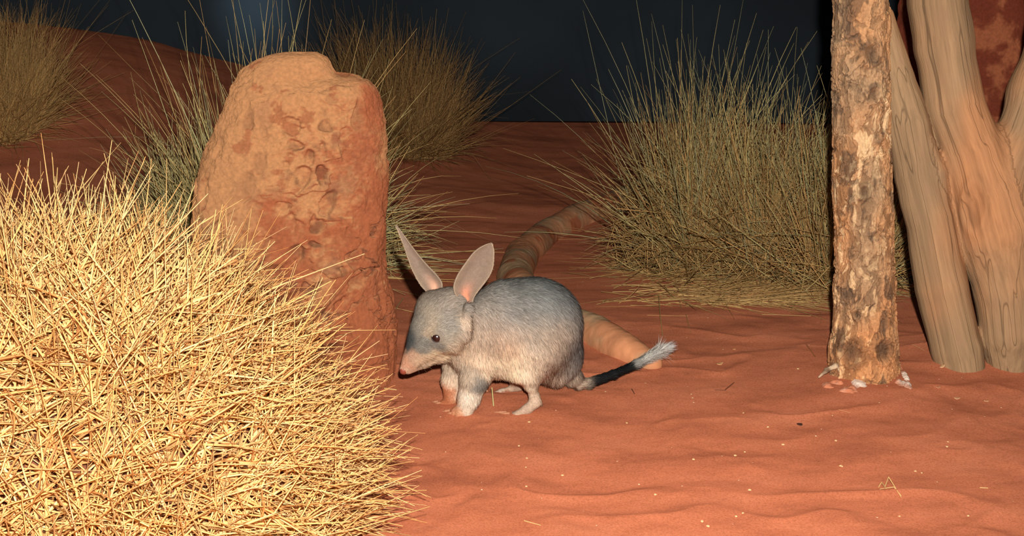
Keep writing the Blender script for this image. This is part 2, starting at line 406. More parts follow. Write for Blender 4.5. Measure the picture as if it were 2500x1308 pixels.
# ------------------------------------------------------------------ bark trunk
def bark_trunk():
    Yc = 2.90; nu, nv = 360, 1100
    L = [(2033, -500), (2031, 0), (2031, 200), (2035, 400), (2038, 620), (2034, 760), (2026, 850), (2024, 900), (2014, 925), (2006, 950)]
    R = [(2158, -500), (2168, 0), (2172, 200), (2174, 400), (2182, 560), (2187, 700), (2190, 800), (2194, 860), (2197, 900), (2206, 925), (2214, 950)]
    py = np.linspace(955, -480, nv); xl = interp_edge(L, py); xr = interp_edge(R, py)
    th = np.linspace(0, 2 * math.pi, nu, endpoint=False); V = []; TH = []
    for k in range(nv):
        a = P(xl[k], py[k], Yc); c = P(xr[k], py[k], Yc); mid = (a + c) / 2; hw = (c[0] - a[0]) / 2 - 0.003
        lobes = 1 + 0.10 * np.cos(5 * th + 1.0) * sst(880, 950, py[k])
        V.append(np.stack([mid[0] + hw * lobes * np.cos(th), Yc + hw * lobes * np.sin(th), np.full(nu, mid[2])], 1))
    V = np.array(V).reshape(-1, 3)
    i = np.arange(nu * nv).reshape(nv, nu); j = np.roll(i, -1, 1)
    F = np.stack([i[:-1], j[:-1], j[1:], i[1:]], -1).reshape(-1, 4)
    N = vnormals(V, F)
    Q = V * np.array([1, 1, 0.42]) + 0.012 * np.stack([fbm(V * 25, 2, 81), fbm(V * 25, 2, 82), fbm(V * 25, 2, 83)], 1)
    n1 = fbm(Q * 66, 4, 84, 0.6); n2 = fbm(Q * 130, 3, 87, 0.6)
    plate = sst(-0.08, 0.10, n1)
    fiss = np.clip(1 - np.abs(fbm(Q * 85, 3, 90)) * 9, 0, 1)
    d = 0.0038 * plate + 0.002 * n2 - 0.0026 * fiss + 0.006 * fbm(V * 14, 2, 93)
    knots = [(2085, 20, 16), (2130, 130, 20), (2135, 230, 16), (2075, 640, 14), (2075, 860, 27), (2158, 855, 22), (2045, 800, 13), (2110, 470, 14), (2090, 770, 12), (2150, 330, 16), (2060, 540, 12)]
    km = np.zeros(len(V)); kr = np.zeros(len(V))
    for kx, ky, kk in knots:
        c = P(kx, ky, Yc - 0.065); r = px2m(kk, Yc)
        dist = np.linalg.norm((V - c) * np.array([1, 1, 0.8]), axis=1) / r
        km = np.maximum(km, np.exp(-(dist / 0.95) ** 4)); kr = np.maximum(kr, np.exp(-((dist - 1.15) / 0.35) ** 2))
    d = d + 0.006 * kr - 0.006 * km
    V = V + N * d[:, None]
    warm = srgb(190, 140, 96); grey = srgb(164, 134, 102); dk = srgb(72, 58, 48); cream = srgb(238, 205, 158)
    a = sst(-0.3, 0.3, fbm(V * np.array([9, 9, 5]), 3, 95))[:, None]
    C = grey * (1 - a) + warm * a
    C = C * (0.72 + 0.38 * plate)[:, None]
    C = C + (dk - C) * (0.75 * fiss * sst(-0.25, 0.2, fbm(V * 18, 3, 98)))[:, None]
    flake = sst(0.14, 0.24, fbm(Q * 78, 3, 101, 0.6)) * sst(-0.15, 0.25, fbm(V * np.array([7, 7, 4]), 2, 104) + 0.1)
    C = C + (cream - C) * (0.62 * flake * (1 - km))[:, None]
    C = C + (dk * 0.9 - C) * np.clip(0.85 * km + 0.3 * kr * sst(-.1, .3, n2), 0, 1)[:, None]
    lowred = sst(0.45, 0.05, V[:, 2])[:, None]
    C = C * (1 - 0.2 * lowred) + C * srgb(235, 195, 165) * 1.25 * 0.2 * lowred * 1.6
    blot = sst(0.20, 0.34, fbm(V * np.array([34, 34, 20]), 4, 110))[:, None]
    C = C + (dk * 1.2 - C) * 0.6 * blot
    C = C * (1 + 0.25 * n2)[:, None]
    m = mat_col('flaking_bark', 0.75, 0.25, bump=0.9, bscale=260, bdist=0.003, vary=0.25, vscale=180)
    base = G(2110, 930)
    t = thing('tree_trunk', 'upright bark-covered trunk with pale flakes and dark knots, rising out of frame', 'tree trunk', (V[:, 0].mean(), Yc, base[2]))
    mk('bark', V, F, m, t, C=C)
    # broken root stubs spreading at the foot
    m2 = mat_col('stub_wood', 0.8, 0.2, bump=0.6, bscale=200, bdist=0.002, vary=0.2, vscale=120)
    for (x0, y0, x1, y1, r) in ((2042, 892, 1999, 920, 7), (2052, 900, 2062, 932, 8), (2150, 905, 2165, 935, 8)):
        a_ = P(x0, y0, 2.86); b_ = P(x1, y1, 2.86); r = px2m(r, 2.86)
        prims = [(a_, r, (a_ * .5 + b_ * .5) + np.array([0, 0, .003]), r * .8, 0.006, 1.0), ((a_ * .5 + b_ * .5) + np.array([0, 0, .003]), r * .8, b_, r * .35, 0.006, 1.0)]
        f, lo, h = field(prims, 0.0016, 0.01); v, q = surface_nets(f, lo, h)
        v = v + vnormals(v, q) * (0.0025 * fbm(v * 90, 3, 5))[:, None]
        k = sst(-.3, .3, fbm(v * 60, 3, 8))[:, None]
        mk('root_stub', v, q, m2, t, C=srgb(120, 95, 75) * (1 - k) + srgb(205, 180, 150) * k)
bark_trunk()

# ------------------------------------------------------------------ weathered wood
def mat_wood(name, crack=0.55):
    m, nt, b = mat_new(name)
    a = nd(nt, 'ShaderNodeAttribute', attribute_name='Col'); g = nd(nt, 'ShaderNodeAttribute', attribute_name='grain')
    def nz(scale, sz, det, rough):
        mp = nd(nt, 'ShaderNodeMapping'); mp.inputs['Scale'].default_value = (scale, scale, scale * sz); nt.links.new(g.outputs['Vector'], mp.inputs['Vector'])
        n = nd(nt, 'ShaderNodeTexNoise'); n.inputs['Scale'].default_value = 1; n.inputs['Detail'].default_value = det; n.inputs['Roughness'].default_value = rough
        n.inputs['Distortion'].default_value = 0.4
        nt.links.new(mp.outputs[0], n.inputs['Vector']); return n.outputs[0]
    n1 = nz(160, 0.045, 6, 0.6); n2 = nz(13, 0.022, 3, 0.5)
    r = nd(nt, 'ShaderNodeMapRange'); r.inputs['From Min'].default_value = 0.3; r.inputs['From Max'].default_value = 0.7; r.inputs['To Min'].default_value = 0.80; r.inputs['To Max'].default_value = 1.12
    nt.links.new(n1, r.inputs['Value'])
    # long thin drying cracks: narrow band of the stretched noise
    s1 = nd(nt, 'ShaderNodeMath', operation='SUBTRACT'); s1.inputs[1].default_value = 0.5; nt.links.new(n2, s1.inputs[0])
    s2 = nd(nt, 'ShaderNodeMath', operation='ABSOLUTE'); nt.links.new(s1.outputs[0], s2.inputs[0])
    s3 = nd(nt, 'ShaderNodeMapRange'); s3.inputs['From Min'].default_value = 0.0; s3.inputs['From Max'].default_value = 0.006; s3.inputs['To Min'].default_value = crack; s3.inputs['To Max'].default_value = 1.0
    nt.links.new(s2.outputs[0], s3.inputs['Value'])
    mu = nd(nt, 'ShaderNodeMath', operation='MULTIPLY'); nt.links.new(r.outputs[0], mu.inputs[0]); nt.links.new(s3.outputs[0], mu.inputs[1])
    v = nd(nt, 'ShaderNodeVectorMath', operation='SCALE'); nt.links.new(a.outputs['Color'], v.inputs[0]); nt.links.new(mu.outputs[0], v.inputs['Scale'])
    nt.links.new(v.outputs[0], b.inputs['Base Color'])
    ad = nd(nt, 'ShaderNodeMath', operation='ADD'); nt.links.new(n1, ad.inputs[0]); nt.links.new(s3.outputs[0], ad.inputs[1])
    bp = nd(nt, 'ShaderNodeBump'); bp.inputs['Strength'].default_value = 0.6; bp.inputs['Distance'].default_value = 0.003
    nt.links.new(ad.outputs[0], bp.inputs['Height']); nt.links.new(bp.outputs[0], b.inputs['Normal'])
    b.inputs['Roughness'].default_value = 0.85; b.inputs['Specular IOR Level'].default_value = 0.12
    return m
WOOD = mat_wood('weathered_wood'); WOOD_DUSTY = mat_wood('dusty_wood', 1.0)
def chain(pts, k=0.03, ys=1.0):
    """pts: (px, py, Y, halfwidth_px)"""
    q = [(P(a, b, y), px2m(r, y)) for a, b, y, r in pts]
    return [(q[i][0], q[i][1], q[i + 1][0], q[i + 1][1], k, ys) for i in range(len(q) - 1)]
def wood_attrs(V, prims, offs):
    best = np.full(len(V), 9e9); gr = np.zeros((len(V), 3)); s0 = 0
    for n, (a, ra, b, rb, k, ys) in enumerate(prims):
        d = b - a; L = np.linalg.norm(d); u = d / L
        t = np.clip((V - a) @ u, 0, L); q = V - a - t[:, None] * u
        dist = np.linalg.norm(q, axis=1) / (ra + (rb - ra) * t / L)
        e1 = nrm(np.cross(u, [0.0, 1, 0.01])[None])[0]; e2 = np.cross(u, e1)
        m = dist < best; best[m] = dist[m]
        gr[m] = np.stack([(V - a)[m] @ e1 + offs[n] * 0.37, (V - a)[m] @ e2, (V - a)[m] @ u + V[m][:, 2] * 0], 1)
    # grain phase follows the world height so neighbouring pieces meet without a visible seam
    if np.ptp(V[:, 2]) > 0.4: gr[:, 2] = V[:, 2]
    else:
        best[:] = 9e9; cum = 0.0
        for a, ra, b, rb, k, ys in prims:
            d = b - a; Ls = np.linalg.norm(d); u = d / Ls; t = np.clip((V - a) @ u, -.02, Ls + .02)
            dist = np.linalg.norm(V - a - t[:, None] * u, axis=1); m = dist < best; best[m] = dist[m]; gr[m, 2] = cum + t[m]; cum += Ls
    return gr
def dead_tree():
    left = [(2160, 40, 3.06, 22), (2190, 190, 3.05, 38), (2215, 310, 3.03, 50), (2240, 430, 3.01, 56), (2266, 530, 2.99, 58), (2300, 700, 2.97, 60), (2334, 846, 2.96, 60), (2350, 930, 2.95, 56)]
    mid = [(2278, -330, 3.10, 64), (2290, 0, 3.07, 65), (2307, 112, 3.06, 68), (2333, 262, 3.04, 69), (2372, 370, 3.02, 76), (2405, 480, 3.00, 84), (2425, 570, 2.99, 90), (2452, 700, 2.97, 72), (2462, 810, 2.96, 68), (2460, 930, 2.95, 42)]
    right = [(2640, -330, 3.14, 62), (2590, 60, 3.10, 66), (2540, 220, 3.06, 68), (2488, 380, 3.02, 66), (2445, 540, 2.99, 70)]
    pr = chain(left, 0.004) + chain(mid, 0.008) + chain(right, 0.03)
    pr += chain([(2272, 345, 3.0, 12), (2285, 420, 2.99, 26), (2296, 490, 2.99, 26)], 0.008)
    pr += chain([(2530, 470, 3.02, 60), (2522, 700, 2.985, 48), (2502, 850, 2.97, 34)], 0.05)
    f, lo, h = field(pr, 0.0042, 0.02, )
    V, F = surface_nets(f, lo, h); V = relax(V, F, 5, 0.5)
    N = vnormals(V, F); gr = wood_attrs(V, pr, [0] * (len(left) - 1) + [1] * (len(mid) - 1) + [2] * 20)
    Q = gr * np.array([1, 1, 0.06])
    d = 0.0028 * fbm(Q * 26, 3, 3) + 0.0016 * fbm(Q * 90, 3, 7) + 0.006 * fbm(V * 9, 2, 12)
    # knot hollow on the right stem and torn scar where the limbs meet
    c = P(2385, 510, 2.91); e = np.linalg.norm((V - c) * np.array([1.6, 0.7, 0.62]), axis=1) / 0.030
    d = d - 0.012 * np.exp(-(e / .8) ** 2) + 0.006 * np.exp(-((e - 1.35) / .35) ** 2)
    V = V + N * d[:, None]
    dust = srgb(184, 132, 92); grey = srgb(160, 130, 98)
    k = sst(-0.1, 0.5, fbm(V * np.array([7, 7, 2.5]), 3, 22) + 0.30 * N[:, 2] + 0.55 * (V[:, 2] - 0.40) + 0.1)[:, None]
    C = grey * (1 - k) + dust * k
    st = sst(0.1, 0.35, fbm(Q * 40, 3, 30))[:, None]; C = C * (1 - 0.18 * st)
    c2 = P(2292, 410, 2.90); e2 = np.linalg.norm((V - c2) * np.array([1.5, 0.6, 0.5]), axis=1) / 0.035
    C = C + (srgb(105, 85, 70) - C) * (0.75 * np.exp(-e2 ** 2))[:, None]
    C = C + (srgb(130, 88, 60) - C) * (0.6 * np.exp(-(e / .8) ** 2))[:, None]
    o = tag(mk('dead_tree', V, F, WOOD, origin=(V[:, 0].mean(), 2.97, 0.0), C=C, attrs={'grain': gr}),
            'bare grey forked dead tree wood with smooth limbs beside the bark trunk', 'dead tree')
dead_tree()
def ground_branch():
    path = [(1560, 470, 42), (1480, 500, 40), (1405, 525, 38), (1330, 565, 38), (1275, 610, 42), (1255, 665, 44), (1290, 720, 44), (1370, 770, 46), (1450, 800, 48), (1530, 845, 44), (1590, 880, 30)]
    pts = []
    for x, y, r in path:
        g = G(x, y + r * 0.45); rr = px2m(r, g[1]); q = g + np.array([0, 0, rr * 0.15]); pts.append((q, rr))
    pr = [(pts[i][0], pts[i][1], pts[i + 1][0], pts[i + 1][1], 0.003, 1.0) for i in range(len(pts) - 1)]
    f, lo, h = field(pr, 0.004, 0.02); V, F = surface_nets(f, lo, h); V = relax(V, F, 16)
    gr = wood_attrs(V, pr, [0] * 20); N = vnormals(V, F)
    gr = V * np.array([0.08, 0.08, 1.6])
    V = V + N * (0.004 * fbm(V * 9, 2, 5) + 0.0015 * fbm(V * 60, 3, 5))[:, None]
    k = sst(-0.25, 0.4, fbm(V * 12, 4, 66) + 0.1)[:, None]
    C = srgb(190, 155, 118) * (1 - k) + srgb(214, 146, 104) * k
    st = sst(0.2, 0.34, fbm(V * np.array([14, 14, 14]), 4, 67))[:, None]; C = C + (srgb(190, 92, 55) - C) * 0.6 * st
    tag(mk('fallen_branch', V, F, WOOD_DUSTY, origin=(pts[5][0][0], pts[5][0][1], 0), C=C, attrs={'grain': gr}),
        'curved bare branch lying half buried in sand behind the bilby', 'branch')
ground_branch()

# ------------------------------------------------------------------ grass
def blade_mesh(base, dirs, L, droop, r, C0, C1, nseg=5, kink=None, seed=0, floor=True):
    R = np.random.default_rng(seed); n = len(base)
    t = np.linspace(0, 1, nseg + 1)[None, :, None]
    lat = R.normal(0, 0.10, (n, 3)); bend = lat + np.stack([0 * droop, 0 * droop, -droop], 1)
    pth = base[:, None] + L[:, None, None] * (dirs[:, None] * t + bend[:, None] * t ** 2)
    if kink is not None:
        kk = R.random(n) < kink; kt = R.uniform(0.35, 0.8, n); kd = nrm(R.normal(0, 1, (n, 3)) + np.array([0, 0, -0.8]))
        past = np.clip(t[..., 0] - kt[:, None], 0, 1) * kk[:, None]
        pth = pth + (L[:, None] * past)[..., None] * (kd[:, None] * 1.0)
    if floor:
        g = gh(pth[..., 0], pth[..., 1]) + 0.002; pth[..., 2] = np.maximum(pth[..., 2], g)
    ref = nrm(R.normal(0, 1, (n, 3))); s1 = nrm(np.cross(dirs, ref)); s2 = nrm(np.cross(dirs, s1))
    rr = r[:, None] * (1 - 0.80 * t[0, :, 0] ** 1.5)[None]
    V = []
    for k in range(3):
        a = 2 * math.pi * k / 3
        V.append(pth + rr[..., None] * (math.cos(a) * s1 + math.sin(a) * s2)[:, None])
    V = np.stack(V, 2)  # n, seg+1, 3, 3
    idx = np.arange(n * (nseg + 1) * 3).reshape(n, nseg + 1, 3); jd = np.roll(idx, -1, 2)
    F = np.stack([idx[:, :-1], jd[:, :-1], jd[:, 1:], idx[:, 1:]], -1).reshape(-1, 4)
    C = C0[:, None, None] * (1 - t[..., None]) + C1[:, None, None] * t[..., None]
    C = np.broadcast_to(C, (n, nseg + 1, 3, 3))
    return V.reshape(-1, 3), F, C.reshape(-1, 3)
GRASS = mat_col('grass_blades', 0.55, 0.3)
def pick(R, cols, n, var=0.18):
    cols = np.array(cols); c = cols[R.integers(0, len(cols), n)]
    return np.clip(c * (1 + R.normal(0, var, (n, 1))), 0.01, 0.95)
def tuft(R, c, rad, n, Lr, spread, droopr, rr, cols, cols2, part, parent, kink=0.05, nseg=5, lean=(0, 0), up=1.0, seed=1, azr=None):
    a = R.uniform(0, 2 * math.pi, n) if azr is None else R.uniform(azr[0], azr[1], n)
    q = np.sqrt(R.random(n)); bx = c[0] + rad * q * np.cos(a); by = c[1] + rad * q * np.sin(a)
    base = np.stack([bx, by, gh(bx, by) - 0.005], 1)
    az = a + R.normal(0, 0.8, n); til = np.abs(R.normal(0, spread, n)) * (0.35 + 0.65 * q) + 0.04
    til = np.minimum(til, 1.45)
    d = np.stack([np.sin(til) * np.cos(az) + lean[0], np.sin(til) * np.sin(az) + lean[1], np.cos(til) * up], 1); d = nrm(d)
    L = R.uniform(Lr[0], Lr[1], n) * (1 - 0.25 * (til / 1.4) ** 2); dr = R.uniform(droopr[0], droopr[1], n) * (0.3 + til)
    r = R.uniform(rr[0], rr[1], n)
    V, F, C = blade_mesh(base, d, L, dr, r, pick(R, cols, n), pick(R, cols2, n), nseg, kink, seed)
    return mk(part, V, F, GRASS, parent, C=C)
green = [srgb(176, 170, 118), srgb(188, 172, 114), srgb(164, 162, 122), srgb(196, 176, 118)]
olive = [srgb(190, 154, 98), srgb(202, 166, 106), srgb(164, 130, 80), srgb(196, 148, 92)]
straw = [srgb(190, 155, 100), srgb(200, 165, 108), srgb(165, 125, 80), srgb(180, 140, 92)]
brown = [srgb(154, 112, 68), srgb(128, 90, 56), srgb(168, 124, 76)]
tan = [srgb(246, 196, 122), srgb(250, 206, 138), srgb(240, 178, 108), srgb(246, 198, 140), srgb(230, 162, 98)]

# the tussock half hidden behind the termite mound
R = np.random.default_rng(11)
pale_green = [q * 1.45 for q in green]; pale_olive = [q * 1.35 for q in olive]
c = G(690, 655); t = thing('grass_tussock', 'grey-green grass tussock fanning out on both sides behind the termite mound', 'grass', c)
tuft(R, c + np.array([-.06, 0, 0]), 0.16, 260, (0.60, 0.92), 1.0, (0.1, 0.45), (0.0018, 0.0027), pale_green, pale_green + pale_olive, 'long_blades', t, 0.10, 8, seed=8)
tuft(R, c, 0.20, 620, (0.35, 0.66), 0.75, (0.05, 0.45), (0.0017, 0.0027), pale_green, pale_green + pale_olive, 'green_blades', t, 0.05, 7, seed=3)
tuft(R, c, 0.22, 620, (0.20, 0.45), 0.95, (0.0, 0.4), (0.0015, 0.0025), pale_olive, pale_green + pale_olive, 'dry_blades', t, 0.08, 5, seed=4)
m_ = 1300; u = nrm(R.normal(0, 1, (m_, 3))); u[:, 2] = np.abs(u[:, 2]); ss = R.random(m_)[:, None] ** .5
base = c + u * ss * np.array([.40, .34, .36]); d = nrm(nrm(u * np.array([1, 1, .5])) * .9 + np.array([0, 0, .45]) + R.normal(0, .6, (m_, 3)))
L_ = R.uniform(.12, .34, m_); base = base - d * L_[:, None] * .5
V, F, C = blade_mesh(base, d, L_, R.uniform(0, .4, m_), R.uniform(.0013, .0024, m_), pick(R, pale_olive + pale_green, m_), pick(R, pale_green, m_), 4, .1, 9)
mk('tangled_blades', V, F, GRASS, t, C=C)
tuft(R, c + np.array([-.16, .0, 0]), 0.16, 1100, (0.25, 0.50), 0.8, (0.0, 0.3), (0.0015, 0.0025), pale_olive + pale_green  , pale_green, 'side_blades', t, 0.05, 5, seed=5)

# the clump right of the bilby: three tussocks side by side
def tussock(px, py, rad, s, label, n, seed):
    R = np.random.default_rng(seed); c = G(px, py)
    t = thing('grass_tussock', label, 'grass', c, 'spinifex tussocks right of the bilby')
    for k in range(6):   # several stems clumped together make one tussock
        a_ = R.uniform(0, 6.28); cc = c + np.array([math.cos(a_), math.sin(a_), 0]) * rad * R.uniform(.2, 1.0)
        q = tuft(R, cc, rad * .35, int(n * .055), (0.30 * s, 0.60 * s), 0.50, (0.0, 0.30), (0.0014, 0.0025), olive + brown, green + olive, 'blade_clump', t, 0.08, 6, seed=seed + 10 + k)
    # old blades caught at all angles inside the tussock
    m_ = int(n * .42); u = nrm(R.normal(0, 1, (m_, 3)) * np.array([1, 1, .8])); u[:, 2] = np.abs(u[:, 2]); ss = R.random(m_)[:, None] ** .5
    base = c + u * ss * np.array([rad * 2.0, rad * 1.9, .40 * s]); d = nrm(nrm(u * np.array([1, 1, .5])) * .8 + np.array([0, 0, .55]) + R.normal(0, .75, (m_, 3)))
    L_ = R.uniform(.10, .30, m_); base = base - d * L_[:, None] * .5
    V, F, C = blade_mesh(base, d, L_, R.uniform(0, .3, m_), R.uniform(.0013, .0024, m_), pick(R, olive + brown, m_), pick(R, olive + green, m_), 4, .1, seed + 20)
    mk('tangled_blades', V, F, GRASS, t, C=C)
    tuft(R, c, rad * .8, int(n * .04), (0.58 * s, 0.82 * s), 0.50, (0.05, 0.45), (0.0013, 0.0023), green, green, 'tall_stalks', t, 0.08, 7, seed=seed + 2)
    tuft(R, c, rad * .9, int(n * .14), (0.20 * s, 0.46 * s), 1.5, (0.1, 0.6), (0.0014, 0.0022), straw + olive, olive, 'splayed_blades', t, 0.2, 5, seed=seed + 3)
    return t
tussock(1690, 650, 0.13, 1.0, 'left and tallest olive tussock of the clump, standing behind the bilby', 3200, 21)
tussock(1885, 668, 0.12, 0.92, 'middle olive tussock of the clump, between the left tussock and the bark trunk', 2600, 31)
tussock(2045, 690, 0.11, 0.88, 'right-hand tussock of the clump, partly hidden behind the bark trunk', 1900, 41)
# far bushes on the dune
def bush(px, py, Y, rad, hgt, label, n, seed, cols):
    R = np.random.default_rng(seed); p = P(px, py, Y); c = np.array([p[0], Y, float(gh(p[0], Y))])
    t = thing('grass_tussock', label, 'grass', c, 'dim tussocks on the dune')
    tuft(R, c, rad, n, (hgt * .45, hgt), 0.55, (0.0, 0.2), (0.0009, 0.0017), cols, cols, 'dry_blades', t, 0.25, 5, seed=seed)
    tuft(R, c, rad, n // 2, (hgt * .3, hgt * .7), 1.0, (0.0, 0.2), (0.0009, 0.0017), cols, cols, 'low_blades', t, 0.25, 5, seed=seed + 1)
bush(-20, 235, 5.2, 0.17, 0.47, 'dim olive tussock at the far left edge on the dune', 2600, 51, pale_olive + olive)
bush(965, 318, 5.75, 0.21, 0.52, 'dim brown bushy tussock on the dune behind the termite mound', 2600, 61, brown + olive)

# loose straw lying in front of the clump: nobody could count it
R = np.random.default_rng(71); n = 620
pts = np.array([G(x, y) for x, y in zip(R.normal(1800, 150, n).clip(1440, 2060), 655 + 95 * R.beta(2.4, 1.5, n))])
az = np.where(R.random(n) < .75, R.normal(0.0, 0.5, n), R.uniform(0, 6.28, n))
d = nrm(np.stack([np.cos(az), np.sin(az), R.uniform(0.0, 0.12, n)], 1))
V, F, C = blade_mesh(pts + np.array([0, 0, .004]), d, R.uniform(.06, .22, n), R.uniform(0, .15, n), R.uniform(.0010, .0018, n), pick(R, straw + olive, n), pick(R, olive, n), 4, 0.1, 7)
tag(mk('loose_straw', V, F, GRASS, C=C, origin=tuple(pts.mean(0))), 'mat of fallen straw lying on the sand in front of the tussock clump', 'straw', kind='stuff')

# the big pale hummock in front
def hummock():
    R = np.random.default_rng(81)
    cx, cy = (130 - 1250) / 1525.0, 2.12; rx, ry, rz = 0.50, 0.50, 0.56
    g0 = float(gh(cx, cy))
    t = thing('straw_hummock', 'huge pale straw-coloured spinifex hummock filling the lower left foreground', 'grass', (cx, cy, g0))
    # dark filler dome; its brown stands in for shade between the blades
    nu, nv = 120, 50; th = np.linspace(0, 2 * math.pi, nu, endpoint=False); ph = np.linspace(0, math.pi / 2 * .98, nv)
    TH, PH = np.meshgrid(th, ph); k = 0.80
    V = np.stack([np.cos(TH) * np.cos(PH), np.sin(TH) * np.cos(PH), np.sin(PH)], -1).reshape(-1, 3)
    f = k * (1 + 0.10 * fbm(V * 5, 4, 4))[:, None]
    V = V * f * np.array([rx, ry, rz]) + np.array([cx, cy, g0])
    i = np.arange(nu * nv).reshape(nv, nu); j = np.roll(i, -1, 1)
    F = np.stack([i[:-1], j[:-1], j[1:], i[1:]], -1).reshape(-1, 4)
    T = np.stack([i[-1], j[-1], np.full(nu, nu * nv)], 1); V = np.vstack([V, V[-nu:].mean(0)])
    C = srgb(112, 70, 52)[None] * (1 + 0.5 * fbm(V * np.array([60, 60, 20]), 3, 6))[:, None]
    mk('thatch_shade_core', V, [F, T], mat_col('thatch_shade_core', 0.9, 0.05, bump=0.8, bscale=160, bdist=0.006, vary=0.4, vscale=140), t, C=C)
    def layer(n, s0, s1, Lr, rand, part, cols, seed, rr=(0.0011, 0.0021), grav=(0, .25), kink=0.06):
        a = R.uniform(0, 2 * math.pi, n); z = R.uniform(-.02, 1, n)
        # keep mostly the side that faces the open enclosure and the camera
        u = np.stack([np.sqrt(1 - np.clip(z, 0, 1) ** 2) * np.cos(a), np.sqrt(1 - np.clip(z, 0, 1) ** 2) * np.sin(a), np.clip(z, 0, 1)], 1)
        lump = 1 + 0.07 * fbm(u * 3.5, 3, 17)
        s = R.uniform(s0, s1, n) * lump
        base = u * s[:, None] * np.array([rx, ry, rz]) + np.array([cx, cy, g0])
        out = nrm(u / np.array([rx, ry, rz]))
        d = nrm(out + np.array([0, 0, .25]) + R.normal(0, rand, (n, 3)))
        d[:, 2] = np.where(d @ np.array([0, 0, 1.]) < -0.3, -d[:, 2] * .3, d[:, 2])
        L = R.uniform(Lr[0], Lr[1], n)
        if part == 'long_stalks': L = np.where((base[:, 0] > cx + .25) | (d[:, 0] > .6), L * .55, L)
        lim = np.where(base[:, 2] < .24, -.165, -0.25); L = np.where(d[:, 0] > .15, np.minimum(L, np.maximum((lim - base[:, 0]) / (.6 * np.maximum(d[:, 0], .15)), .07)), L)
        L = np.where((d[:, 0] < -.2) & (base[:, 0] > cx + .25), np.minimum(L, .12), L)
        # blades start back inside so that their tips, not roots, make the surface
        base = base - d * L[:, None] * 0.45; base[:, 2] = np.maximum(base[:, 2], g0 + .004)
        V, F, C = blade_mesh(base, d, L, R.uniform(grav[0], grav[1], n), R.uniform(rr[0], rr[1], n), pick(R, cols, n, .15), pick(R, cols, n, .12), 3, kink, seed)
        ok = V.reshape(n, -1, 3)[..., 0].max(1) < np.where(base[:, 2] > .2, -.17, -.125); per = V.shape[0] // n; fp = F.shape[0] // n
        V = V.reshape(n, per, 3)[ok].reshape(-1, 3); C = C.reshape(n, per, 3)[ok].reshape(-1, 3); k_ = int(ok.sum()); F = (F.reshape(n, fp, 4)[:1] + (np.arange(k_) * per)[:, None, None]).reshape(-1, 4)
        mk(part, V, F, GRASS, t, C=C)
    layer(9000, 0.80, 0.93, (0.12, 0.27), 0.95, 'crossed_blades', tan + tan + straw, 5, (0.0020, 0.0032))
    layer(4200, 0.84, 0.95, (0.14, 0.30), 0.50, 'outer_blades', tan, 6, (0.0019, 0.0030))
    layer(260, 0.88, 1.00, (0.22, 0.36), 0.65, 'long_stalks', tan, 7, (0.0021, 0.0031), (0, .1), 0.2)
hummock()

